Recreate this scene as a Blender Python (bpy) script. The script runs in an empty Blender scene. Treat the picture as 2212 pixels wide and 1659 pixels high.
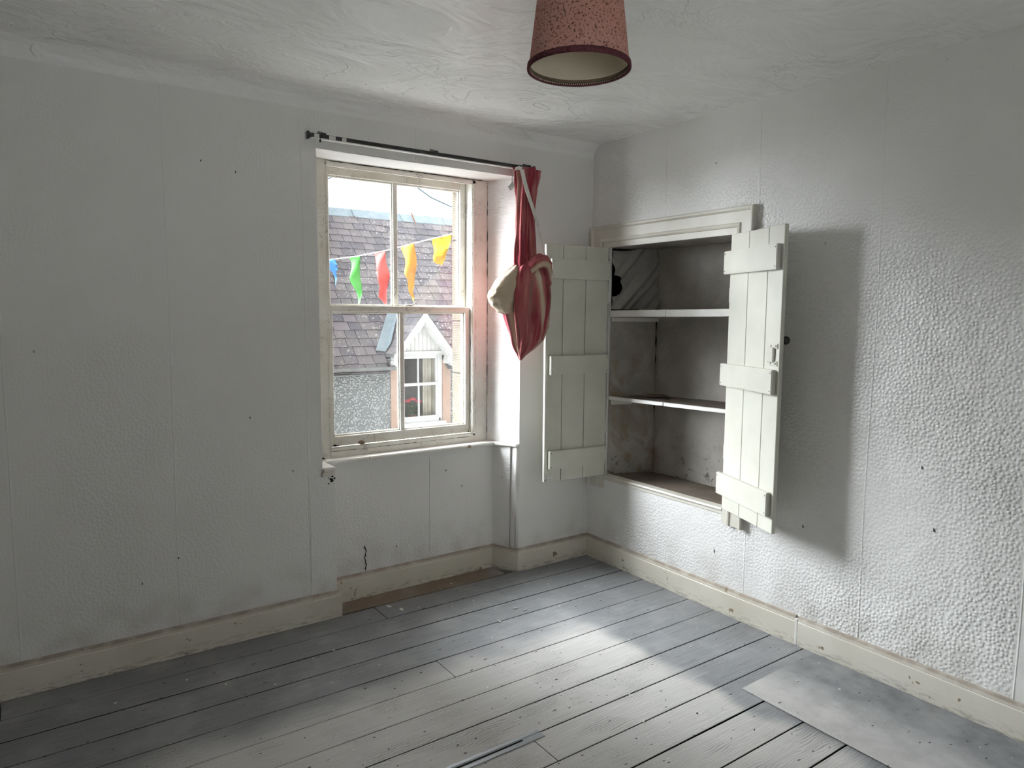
import bpy, bmesh, math, random
from mathutils import Vector, Matrix, noise as mnoise
R = math.radians
random.seed(7)
sc = bpy.context.scene
COL = sc.collection

# ------------------------------------------------------------------ camera
cam_d = bpy.data.cameras.new('camera')
cam = bpy.data.objects.new('camera', cam_d)
COL.objects.link(cam)
YAW, PITCH, ROLL = 0.610820, 0.100223, 0.0068195
_f = Vector((math.sin(YAW) * math.cos(PITCH), math.cos(YAW) * math.cos(PITCH), -math.sin(PITCH)))
_r = Vector((math.cos(YAW), -math.sin(YAW), 0))
_u = _r.cross(_f)
_r2 = _r * math.cos(ROLL) + _u * math.sin(ROLL)
_u2 = _u * math.cos(ROLL) - _r * math.sin(ROLL)
mw = Matrix((_r2, _u2, -_f)).transposed().to_4x4()
mw.translation = Vector((-2.7657, -3.1420, 1.4567))
cam.matrix_world = mw
cam_d.sensor_width = 36.0
cam_d.lens = 1511.556 / 2212 * 36.0
cam_d.clip_start = 0.02
sc.camera = cam

# ------------------------------------------------------------------ world: bright overcast sky
SKY = 3.7
wd = bpy.data.worlds.new('overcast_sky')
sc.world = wd
wd.use_nodes = True
wn = wd.node_tree
wn.nodes.clear()
w_out = wn.nodes.new('ShaderNodeOutputWorld')
w_bg = wn.nodes.new('ShaderNodeBackground')
w_tc = wn.nodes.new('ShaderNodeTexCoord')
w_sep = wn.nodes.new('ShaderNodeSeparateXYZ')
w_rmp = wn.nodes.new('ShaderNodeMapRange')          # CIE overcast: zenith three times the horizon
w_rmp.inputs['From Min'].default_value = 0.0
w_rmp.inputs['From Max'].default_value = 1.0
w_rmp.inputs['To Min'].default_value = 0.62
w_rmp.inputs['To Max'].default_value = 1.25
w_mul = wn.nodes.new('ShaderNodeMath'); w_mul.operation = 'MULTIPLY'
w_mul.inputs[1].default_value = SKY
wn.links.new(w_tc.outputs['Generated'], w_sep.inputs[0])
wn.links.new(w_sep.outputs['Z'], w_rmp.inputs['Value'])
wn.links.new(w_rmp.outputs[0], w_mul.inputs[0])
wn.links.new(w_mul.outputs[0], w_bg.inputs['Strength'])
w_bg.inputs['Color'].default_value = (0.93, 0.97, 1.0, 1)
wn.links.new(w_bg.outputs[0], w_out.inputs['Surface'])

# hazy sun through thin cloud, high behind the houses opposite
sun_d = bpy.data.lights.new('hazy_sun', 'SUN')
sun_d.energy = 66.0
sun_d.angle = R(72)
sun_d.color = (0.90, 0.955, 1.0)
sun = bpy.data.objects.new('hazy_sun', sun_d)
COL.objects.link(sun)
sun.location = (-12, 14, 14)
SUN_FROM = Vector((-.57, .65, .54))
sun.rotation_euler = SUN_FROM.to_track_quat('Z', 'Y').to_euler()

sc.view_settings.view_transform = 'Standard'
sc.view_settings.look = 'None'
sc.view_settings.gamma = 1.0
sc.view_settings.use_curve_mapping = False
sc.view_settings.exposure = 0.06
sc.cycles.max_bounces = 10
sc.cycles.diffuse_bounces = 7
sc.cycles.glossy_bounces = 3
sc.cycles.transparent_max_bounces = 12
sc.cycles.use_denoising = True
sc.cycles.use_adaptive_sampling = True
sc.cycles.adaptive_threshold = .04
sc.cycles.adaptive_min_samples = 16


# ------------------------------------------------------------------ materials
class Mat:
    def __init__(s, name, col=(.5, .5, .5), rough=.6, spec=.3):
        s.m = bpy.data.materials.new(name)
        s.m.use_nodes = True
        s.t = s.m.node_tree
        s.n = s.t.nodes
        s.b = s.n['Principled BSDF']
        s.set(s.b.inputs['Base Color'], col)
        s.b.inputs['Roughness'].default_value = rough
        s.b.inputs['Specular IOR Level'].default_value = spec
        s.g = s.n.new('ShaderNodeNewGeometry')
        s.pos = s.g.outputs['Position']
        s.norm = None

    def set(s, sock, v):
        if isinstance(v, bpy.types.NodeSocket):
            s.t.links.new(v, sock)
        elif isinstance(v, (tuple, list)):
            v = tuple(v)
            sock.default_value = v + (1,) if (len(v) == 3 and sock.type == 'RGBA') else v
        else:
            sock.default_value = v

    def scaled(s, k, vec=None):
        m = s.n.new('ShaderNodeVectorMath'); m.operation = 'MULTIPLY'
        s.set(m.inputs[0], vec or s.pos); m.inputs[1].default_value = k
        return m.outputs[0]

    def noise(s, scale, detail=3, rough=.5, vec=None, dist=0.0):
        q = s.n.new('ShaderNodeTexNoise')
        s.set(q.inputs['Vector'], vec or s.pos)
        q.inputs['Scale'].default_value = scale; q.inputs['Detail'].default_value = detail
        q.inputs['Roughness'].default_value = rough; q.inputs['Distortion'].default_value = dist
        return q.outputs['Fac']

    def voro(s, scale, vec=None, feature='F1', out='Distance', rnd=1.0):
        q = s.n.new('ShaderNodeTexVoronoi'); q.feature = feature
        s.set(q.inputs['Vector'], vec or s.pos); q.inputs['Scale'].default_value = scale
        q.inputs['Randomness'].default_value = rnd
        return q.outputs[out]

    def voro2(s, scale, axis):
        p = s.xyz()
        cb = s.n.new('ShaderNodeCombineXYZ'); s.set(cb.inputs[0], p[axis]); s.set(cb.inputs[1], p[2])
        q = s.n.new('ShaderNodeTexVoronoi'); q.voronoi_dimensions = '2D'
        s.set(q.inputs['Vector'], cb.outputs[0]); q.inputs['Scale'].default_value = scale
        q.inputs['Randomness'].default_value = .85
        return q.outputs['Distance']

    def ramp(s, fac, a, b, lo=0.0, hi=1.0, smooth=False):
        q = s.n.new('ShaderNodeMapRange')
        if smooth: q.interpolation_type = 'SMOOTHSTEP'
        s.set(q.inputs['Value'], fac)
        for k, v in (('From Min', a), ('From Max', b), ('To Min', lo), ('To Max', hi)):
            q.inputs[k].default_value = v
        return q.outputs[0]

    def math(s, op, a, b=0.0):
        q = s.n.new('ShaderNodeMath'); q.operation = op
        s.set(q.inputs[0], a); s.set(q.inputs[1], b)
        return q.outputs[0]

    def mix(s, fac, a, b):
        q = s.n.new('ShaderNodeMix'); q.data_type = 'RGBA'
        s.set(q.inputs[0], fac); s.set(q.inputs[6], a); s.set(q.inputs[7], b)
        return q.outputs[2]

    def xyz(s, vec=None):
        q = s.n.new('ShaderNodeSeparateXYZ'); s.set(q.inputs[0], vec or s.pos)
        return q.outputs

    def col(s, c):
        s.set(s.b.inputs['Base Color'], c)

    def bumps(s, *hs):
        """heights in metres summed into one bump"""
        tot = None
        for h, k in hs:
            q = s.math('MULTIPLY', h, k)
            tot = q if tot is None else s.math('ADD', tot, q)
        s.bump(tot, 1.0, 1.0)

    def bump(s, h, strength=.3, dist=.002):
        q = s.n.new('ShaderNodeBump')
        q.inputs['Strength'].default_value = strength; q.inputs['Distance'].default_value = dist
        s.set(q.inputs['Height'], h)
        if s.norm: s.t.links.new(s.norm, q.inputs['Normal'])
        s.norm = q.outputs[0]
        s.set(s.b.inputs['Normal'], s.norm)


def paint(name, c, c2=None, rough=.5, spec=.35, chip=None, chip_at=.70, bump=.15, scale=9):
    """old brush paint: two close tones, brush bump, optional chips"""
    m = Mat(name, c, rough, spec)
    c2 = c2 or tuple(v * .9 for v in c)
    col = m.mix(m.ramp(m.noise(scale, 2), .35, .7), c, c2)
    if chip:
        k = m.ramp(m.noise(23, 3, .65), chip_at - .02, chip_at)
        col = m.mix(k, col, chip)
    m.col(col)
    m.bump(m.noise(60, 1), bump, .002)
    return m.m


def wallpaper(name, axis, seams, c=(.80, .79, .765), amp=1.0):
    """white-painted embossed paper: pebbled relief, lumps behind it, butt joints"""
    m = Mat(name, c, .42, .38)
    p = m.xyz()
    big = m.noise(1.1, 1, .5)
    col = m.mix(m.ramp(big, .4, .75), c, tuple(v * .95 for v in c))
    spots = m.ramp(m.noise(31, 1, .5), .80, .83)
    col = m.mix(m.math('MULTIPLY', spots, .6), col, (.30, .27, .23))
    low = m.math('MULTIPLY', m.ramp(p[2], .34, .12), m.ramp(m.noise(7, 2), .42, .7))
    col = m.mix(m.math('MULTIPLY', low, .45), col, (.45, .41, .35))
    m.col(col)
    peb = m.math('MULTIPLY', m.ramp(m.voro2(66, axis), .0, .62, 1, 0, True), m.ramp(big, .36, .62, .2, 1.0))
    if axis == 1:
        peb = m.math('MULTIPLY', peb, m.ramp(p[1], -2.250, -2.232, .12, 1))
    hs = [(m.noise(3.6, 2, .5), .020 * amp), (peb, .0023 * amp)]
    if seams:
        w = m.math('ADD', p[axis], m.ramp(big, 0, 1, -.012, .012))
        k = m.math('ABSOLUTE', m.math('SUBTRACT', m.math('PINGPONG', m.math('SUBTRACT', w, seams[0]), .28), 0.0))
        hs.append((m.ramp(k, 0.0, .004, 1, 0), .0012))
    m.bumps(*hs)
    return m.m


M = {}
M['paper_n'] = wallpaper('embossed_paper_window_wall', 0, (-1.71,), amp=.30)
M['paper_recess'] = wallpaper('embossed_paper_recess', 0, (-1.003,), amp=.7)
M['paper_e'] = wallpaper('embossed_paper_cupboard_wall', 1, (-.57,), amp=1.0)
M['paper_o'] = wallpaper('embossed_paper_other', 1, (), amp=.6)


def mk_ceiling():
    m = Mat('ceiling_paint', (.80, .795, .775), .24, .65)
    m.col(m.mix(m.ramp(m.noise(1.7, 2), .4, .75), (.90, .895, .88), (.86, .855, .84)))
    v = m.scaled((1.0, 1.5, 1.0))
    n1 = m.noise(2.4, 4, .6, v, .7)
    zone = m.ramp(m.noise(1.3, 1), .44, .60)
    cr = m.ramp(m.math('ABSOLUTE', m.math('SUBTRACT', n1, .5)), 0, .016, 1, 0, True)
    m.bumps((n1, .022), (m.math('MULTIPLY', cr, zone), .0022), (m.noise(24, 2, .6), .0007))
    return m.m


M['ceiling'] = mk_ceiling()


def mk_floor(name, ghost=True, grain=True, tone=1.0):
    m = Mat(name, (.3, .3, .3), .52, .35)
    p = m.xyz()
    oi = m.n.new('ShaderNodeObjectInfo')
    off = m.n.new('ShaderNodeVectorMath'); off.operation = 'ADD'
    m.set(off.inputs[0], m.pos)
    cb = m.n.new('ShaderNodeCombineXYZ'); m.set(cb.inputs[0], m.math('MULTIPLY', oi.outputs['Random'], 40))
    m.set(off.inputs[1], cb.outputs[0])
    v = m.scaled((1.6, 30, 30), off.outputs[0])
    g = m.noise(3.0, 4, .62, v)
    rings = m.n.new('ShaderNodeTexWave'); rings.wave_type = 'BANDS'; rings.bands_direction = 'Y'
    m.set(rings.inputs['Vector'], m.scaled((.35, 1, 1), off.outputs[0]))
    rings.inputs['Scale'].default_value = 34; rings.inputs['Distortion'].default_value = 9
    rings.inputs['Detail'].default_value = 1; rings.inputs['Detail Scale'].default_value = .9
    gr = m.math('ADD', m.math('MULTIPLY', g, .75), m.math('MULTIPLY', rings.outputs['Fac'], .25)) if grain else m.noise(14, 3, .6)
    bare = m.mix(m.ramp(gr, .3, .75), (.62 * tone, .60 * tone, .575 * tone), (.47 * tone, .455 * tone, .435 * tone))
    stain = m.mix(m.ramp(gr, .3, .75), (.265 * tone, .27 * tone, .28 * tone), (.165 * tone, .165 * tone, .17 * tone))
    w = m.ramp(m.noise(2.2, 2), 0, 1, -.16, .16)
    gx = m.math('MULTIPLY', m.ramp(m.math('ADD', p[0], w), -.68, -.56, 1, 0, True),
                m.ramp(m.math('ADD', p[1], w), -.86, -.62, 1, 0, True))
    gx = m.math('MULTIPLY', gx, m.ramp(m.math('ADD', p[0], w), -2.75, -2.35, 0, 1, True))
    if not ghost:
        gx = m.ramp(m.math('ADD', m.math('MULTIPLY', p[0], -1), w), .2, .45)
    col = m.mix(gx, stain, bare)
    # brown varnish left in the window recess
    col = m.mix(m.math('MULTIPLY', m.ramp(p[1], -.03, .01), m.ramp(p[0], -.72, -.55, 1, .2)), col, (.20, .145, .10))
    # scuffs, prints, specks
    sc_ = m.math('MULTIPLY', m.ramp(m.noise(5.5, 3), .52, .66), m.ramp(m.voro(85, None, 'DISTANCE_TO_EDGE'), .10, .02))
    col = m.mix(m.math('MULTIPLY', sc_, .35), col, (.16, .155, .15))
    dust = m.math('MULTIPLY', m.ramp(m.noise(4.0, 3, .6), .48, .72), .32)
    col = m.mix(dust, col, (.50, .49, .475))
    col = m.mix(m.ramp(m.noise(60, 1, .5, m.scaled((.55, 1, 1))), .735, .76), col, (.04, .035, .032))
    col = m.mix(m.ramp(m.noise(37, 2, .5, m.scaled((1, 1.2, 1))), .765, .78), col, (.78, .77, .75))
    knot = m.n.new('ShaderNodeTexWave'); knot.wave_type = 'RINGS'; knot.rings_direction = 'SPHERICAL'
    if grain:
        prt = m.math('MULTIPLY', m.ramp(m.noise(3.1, 1, .5, m.scaled((1, 1.8, 1))), .57, .66), m.ramp(rings.outputs['Fac'], .35, .8))
        col = m.mix(m.math('MULTIPLY', prt, .45), col, (.17, .165, .155))
    m.n.remove(knot)
    m.col(col)
    if grain:
        m.bump(gr, .32, .003)
    else:
        m.bump(m.noise(26, 3, .6), .25, .003)
    m.b.inputs['Roughness'].default_value = .5
    return m.m


M['board'] = mk_floor('worn_grey_floorboards')
M['sheet'] = mk_floor('grey_painted_hardboard', ghost=False, grain=False, tone=.85)
M['dark'] = paint('dark_void', (.012, .011, .010), rough=.9, spec=.1)


def mk_skirt():
    m = Mat('cream_skirting_paint', (.72, .68, .58), .42, .4)
    p = m.xyz()
    col = m.mix(m.ramp(m.noise(3.0, 4), .35, .7), (.70, .665, .575), (.60, .56, .47))
    col = m.mix(m.ramp(p[1], -1.425, -1.44), col, m.mix(m.ramp(m.noise(4, 4), .35, .7), (.70, .67, .59), (.62, .585, .50)))
    dust = m.math('MULTIPLY', m.ramp(p[2], .110, .122), m.ramp(m.noise(16, 4), .25, .55, .35, 1))
    col = m.mix(m.math('MULTIPLY', dust, .8), col, (.27, .215, .17))
    chips = m.ramp(m.noise(10, 4, .62), .655, .67)
    col = m.mix(chips, col, (.25, .19, .12))
    scr = m.math('MULTIPLY', m.ramp(p[2], .05, .0), m.ramp(m.noise(30, 5, .7, m.scaled((.6, .6, 3))), .5, .6))
    col = m.mix(m.math('MULTIPLY', scr, .6), col, (.16, .14, .12))
    m.col(col)
    m.bump(m.noise(45, 4), .2, .002)
    return m.m


M['skirt'] = mk_skirt()


def mk_frame():
    m = Mat('old_white_sash_paint', (.75, .73, .66), .4, .4)
    col = m.mix(m.ramp(m.noise(6, 4), .35, .7), (.78, .765, .71), (.66, .63, .55))
    grime = m.ramp(m.noise(11, 5, .65), .60, .68)
    col = m.mix(m.math('MULTIPLY', grime, .55), col, (.40, .35, .28))
    ck = m.math('MULTIPLY', m.ramp(m.voro(14, m.scaled((1, 1, 3)), 'DISTANCE_TO_EDGE'), .012, .004), m.ramp(m.noise(5, 2), .5, .6))
    col = m.mix(ck, col, (.10, .085, .07))
    m.col(col)
    m.bump(m.noise(50, 4), .25, .002)
    m.bump(ck, -.5, .002)
    return m.m


M['frame'] = mk_frame()
M['sill'] = paint('flaking_sill_paint', (.80, .79, .76), (.70, .66, .58), .45, .35, chip=(.32, .24, .16), chip_at=.68, bump=.4)
M['reveal'] = paint('white_reveal_paint', (.80, .79, .77), (.75, .73, .70), .5, .3, chip=(.35, .3, .25), chip_at=.76, bump=.3)
M['cream'] = paint('cream_cupboard_paint', (.665, .655, .575), (.625, .612, .53), .42, .4, chip=(.25, .2, .15), chip_at=.80, bump=.12)
M['arch'] = paint('cream_architrave_paint', (.68, .655, .58), (.63, .60, .52), .42, .4, bump=.15)
M['gap'] = paint('dark_plank_joint', (.10, .09, .075), rough=.9, spec=.1)  # dark brown for plank joints, nail heads and a paper seam
M['metalpaint'] = paint('painted_over_iron', (.66, .65, .57), (.6, .58, .5), .4, .5, chip=(.2, .15, .1), chip_at=.68, bump=.5)
M['black'] = paint('black_enamel', (.012, .012, .013), (.03, .03, .03), .22, .6)
M['screw'] = paint('dull_screw_steel', (.22, .21, .2), rough=.35, spec=.6)


def mk_lining(name, base, wrinkle=True):
    m = Mat(name, base, .75, .2)
    p = m.xyz()
    b2 = tuple(v * .72 for v in base)
    col = m.mix(m.ramp(m.noise(4, 5, .6), .35, .7), base, b2)
    st = m.math('MULTIPLY', m.ramp(m.noise(6.5, 5, .65, m.scaled((1, 1, .55)), .8), .47, .66), m.ramp(p[2], 1.42, .95))
    st = m.math('MULTIPLY', st, m.ramp(p[1], -.36, -.262))
    col = m.mix(m.math('MULTIPLY', st, .85), col, (.19, .12, .045))
    blk = m.math('MULTIPLY', m.ramp(m.noise(19, 5, .7), .58, .64), m.ramp(p[2], .80, .52))
    col = m.mix(m.math('MULTIPLY', blk, .8), col, (.03, .027, .022))
    m.col(col)
    m.bump(m.noise(7, 4, .6, None, 1.0), .5, .02)
    return m.m


M['lining'] = mk_lining('grubby_cupboard_lining', (.41, .385, .345))
M['lining_t'] = mk_lining('grubby_drooping_lining', (.36, .345, .315))
M['shelf'] = paint('dusty_shelf_top', (.20, .165, .135), (.14, .115, .09), .8, .2, bump=.3)
M['lip'] = paint('white_shelf_edge', (.76, .75, .72), (.68, .66, .62), .5, .3, chip=(.2, .17, .13), chip_at=.77)
M['card'] = paint('brown_card', (.24, .18, .13), (.18, .13, .09), .85, .1)


def mk_cloth():
    m = Mat('red_and_cream_crinkle_cotton', (.4, .08, .1), .85, .15)
    uv = m.n.new('ShaderNodeUVMap')
    u = m.xyz(uv.outputs[0])
    red = m.mix(m.ramp(m.noise(9, 4), .35, .7), (.36, .055, .075), (.27, .03, .05))
    red = m.mix(m.math('MULTIPLY', m.ramp(m.noise(3.5, 2), .5, .62), .5), red, (.47, .13, .13))
    crm = m.mix(m.ramp(m.noise(8, 4), .35, .7), (.66, .575, .43), (.55, .46, .33))
    cb = m.n.new('ShaderNodeCombineXYZ'); m.set(cb.inputs[0], m.math('MULTIPLY', u[0], 9.0)); m.set(cb.inputs[1], m.math('MULTIPLY', m.xyz()[2], 2.2))
    stk = m.noise(1.6, 3, .6, cb.outputs[0])
    red = m.mix(m.ramp(stk, .50, .66), red, (.50, .20, .18))  # pink streaks colour in the highlights of the folds
    red = m.mix(m.ramp(stk, .46, .34), red, (.15, .012, .025))  # dark red streaks colour in the shade between folds
    k = m.ramp(m.math('ADD', m.math('ABSOLUTE', m.math('SUBTRACT', u[1], .5)), m.ramp(stk, .3, .7, -.05, .05)), .06, .29, 1, 0, True)
    m.col(m.mix(m.math('MULTIPLY', k, .9), red, crm))
    w = m.n.new('ShaderNodeTexWave'); w.bands_direction = 'X'
    m.set(w.inputs['Vector'], uv.outputs[0]); w.inputs['Scale'].default_value = 26
    w.inputs['Distortion'].default_value = 2
    m.bump(w.outputs['Fac'], .30, .004)
    m.bump(m.noise(22, 3, .6), .7, .010)
    m.b.inputs['Sheen Weight'].default_value = .15
    return m.m


M['cloth'] = mk_cloth()
M['tape'] = paint('white_curtain_tape', (.74, .72, .68), (.62, .6, .56), .8, .1, bump=.4, scale=40)


def mk_shade():
    m = Mat('dusty_pink_flock', (.42, .2, .16), .95, .1)
    col = m.mix(m.ramp(m.noise(6, 4), .3, .7), (.62, .34, .29), (.54, .26, .205))
    col = m.mix(m.ramp(m.noise(190, 3, .65), .53, .63), col, (.15, .065, .055))
    m.col(col)
    m.bump(m.noise(160, 3), .5, .003)
    return m.m


M['shade'] = mk_shade()
M['braid'] = paint('plum_braid', (.17, .06, .07), (.09, .03, .035), .95, .1, bump=.8, scale=120)
M['shade_in'] = paint('cream_shade_lining', (.70, .63, .50), (.64, .57, .44), .7, .2)
M['plastic'] = paint('white_plastic', (.75, .74, .70), rough=.4, spec=.4)
M['alu'] = Mat('anodised_strip', (.36, .38, .40), .38, .5).m
M['alu'].node_tree.nodes['Principled BSDF'].inputs['Metallic'].default_value = .55
_am = M['alu'].node_tree
_an = _am.nodes.new('ShaderNodeTexNoise'); _an.inputs['Scale'].default_value = 90
_ab = _am.nodes.new('ShaderNodeBump'); _ab.inputs['Strength'].default_value = .1
_am.links.new(_an.outputs['Fac'], _ab.inputs['Height']); _am.links.new(_ab.outputs[0], _am.nodes['Principled BSDF'].inputs['Normal'])


def mk_glass(name, haze=.05, gloss=1.0):
    m = bpy.data.materials.new(name); m.use_nodes = True
    t = m.node_tree; t.nodes.clear()
    o = t.nodes.new('ShaderNodeOutputMaterial')
    tr = t.nodes.new('ShaderNodeBsdfTransparent')
    gl = t.nodes.new('ShaderNodeBsdfGlossy'); gl.inputs['Roughness'].default_value = .02
    tl = t.nodes.new('ShaderNodeBsdfTranslucent'); tl.inputs['Color'].default_value = (.9, .9, .88, 1)  # translucent dust film paints a washed-out glare haze over the view
    no = t.nodes.new('ShaderNodeTexNoise'); no.inputs['Scale'].default_value = 7; no.inputs['Detail'].default_value = 5
    ge = t.nodes.new('ShaderNodeNewGeometry')
    t.links.new(ge.outputs['Position'], no.inputs['Vector'])
    # Schlick reflectance, the same from both sides of the thin pane
    dt = t.nodes.new('ShaderNodeVectorMath'); dt.operation = 'DOT_PRODUCT'
    t.links.new(ge.outputs['Incoming'], dt.inputs[0]); t.links.new(ge.outputs['Normal'], dt.inputs[1])
    def mth(op, a, b):
        q = t.nodes.new('ShaderNodeMath'); q.operation = op
        for i, v in enumerate((a, b)):
            if isinstance(v, bpy.types.NodeSocket): t.links.new(v, q.inputs[i])
            else: q.inputs[i].default_value = v
        return q.outputs[0]
    cs = mth('ABSOLUTE', dt.outputs['Value'], 0.0)
    fres = mth('ADD', mth('MULTIPLY', mth('POWER', mth('SUBTRACT', 1.0, cs), 5.0), .96), .035)
    mr = t.nodes.new('ShaderNodeMapRange'); t.links.new(no.outputs['Fac'], mr.inputs['Value'])
    mr.inputs['From Min'].default_value = .35; mr.inputs['From Max'].default_value = .75
    mr.inputs['To Min'].default_value = haze * .4; mr.inputs['To Max'].default_value = haze * 1.6
    fm = t.nodes.new('ShaderNodeMath'); fm.operation = 'MULTIPLY'; fm.inputs[1].default_value = gloss
    t.links.new(fres, fm.inputs[0])
    m1 = t.nodes.new('ShaderNodeMixShader'); m2 = t.nodes.new('ShaderNodeMixShader')
    t.links.new(mr.outputs[0], m1.inputs[0]); t.links.new(tr.outputs[0], m1.inputs[1]); t.links.new(tl.outputs[0], m1.inputs[2])
    t.links.new(fm.outputs[0], m2.inputs[0]); t.links.new(m1.outputs[0], m2.inputs[1]); t.links.new(gl.outputs[0], m2.inputs[2])
    t.links.new(m2.outputs[0], o.inputs['Surface'])
    return m


M['glass'] = mk_glass('dusty_haze_glass', .006)
M['glass2'] = mk_glass('clean_window_glass', .0)


def mk_slate():
    m = Mat('weathered_slate', (.1, .09, .1), .8, .12)
    oi = m.n.new('ShaderNodeObjectInfo')
    isl = m.g.outputs['Random Per Island']
    rr = m.math('FRACT', m.math('ADD', oi.outputs['Random'], isl))
    col = m.mix(rr, (.072, .067, .080), (.148, .130, .136))
    col = m.mix(m.math('MULTIPLY', m.ramp(m.noise(2.6, 4), .45, .7), .6), col, (.13, .12, .11))
    li = m.math('MULTIPLY', m.ramp(m.noise(24, 3, .6), .60, .66), m.ramp(m.noise(1.1, 2), .40, .58))
    col = m.mix(li, col, (.40, .375, .34))
    m.col(col)
    m.bump(m.noise(20, 4), .4, .01)
    return m.m


M['slate'] = mk_slate()


def mk_harl():
    m = Mat('grey_roughcast', (.3, .31, .31), .9, .15)
    v = m.voro(27, None, 'F1')
    col = m.mix(m.ramp(v, .15, .6), (.42, .435, .435), (.15, .16, .16))
    m.col(col)
    m.bump(m.ramp(v, .1, .7, 1, 0), 1.0, .03)
    return m.m


M['harl'] = mk_harl()
M['peach'] = paint('peach_masonry_paint', (.34, .23, .175), (.29, .20, .155), .8, .2, bump=.3)
M['white_ext'] = paint('white_exterior_paint', (.50, .50, .49), (.44, .44, .43), .5, .3, chip=(.25, .24, .22), chip_at=.74)
M['upvc'] = paint('white_pvc', (.56, .57, .57), rough=.35, spec=.4, bump=.02)
M['lead'] = paint('pale_lead', (.17, .215, .24), (.13, .17, .19), .6, .4, bump=.3)
M['gutter'] = paint('dark_gutter_iron', (.11, .12, .125), (.17, .165, .15), .6, .4, bump=.4)


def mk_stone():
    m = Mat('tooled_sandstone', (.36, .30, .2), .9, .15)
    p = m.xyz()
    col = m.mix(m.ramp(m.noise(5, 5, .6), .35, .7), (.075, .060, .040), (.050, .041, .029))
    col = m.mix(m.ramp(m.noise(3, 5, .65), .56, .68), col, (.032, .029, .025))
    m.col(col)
    w = m.n.new('ShaderNodeTexWave'); w.bands_direction = 'Z'; w.inputs['Scale'].default_value = 32
    w.inputs['Distortion'].default_value = 1.5
    m.set(w.inputs['Vector'], m.pos)
    m.bump(w.outputs['Fac'], .35, .006)
    m.bump(m.noise(30, 4), .4, .008)
    return m.m


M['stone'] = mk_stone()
M['asphalt'] = paint('wet_grey_road', (.58, .58, .57), (.50, .50, .49), .85, .2, bump=.5)
M['room_dark'] = paint('dim_room_wall', (.22, .215, .20), (.18, .175, .165), .9, .1)
M['net'] = paint('cream_window_curtain', (.42, .40, .34), (.34, .32, .27), .9, .1, bump=.5)
M['leaf'] = paint('geranium_leaf', (.10, .22, .05), (.06, .15, .03), .6, .3)
M['petal'] = paint('geranium_petal', (.62, .03, .07), (.5, .02, .05), .7, .2)
M['clay'] = paint('flower_pot_clay', (.25, .11, .07), rough=.85)
M['cable'] = paint('blue_grey_cable', (.10, .16, .18), rough=.6)
M['cord'] = paint('white_bunting_cord', (.55, .55, .55), rough=.8)
for k_, c_ in {'blue': (.07, .22, .58), 'green': (.08, .42, .07), 'red': (.66, .085, .075), 'orange': (.70, .32, .04), 'yellow': (.72, .42, .01)}.items():
    M['flag_' + k_] = paint('bunting_' + k_, c_, tuple(v * .85 for v in c_), .75, .15, bump=.2)


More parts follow.
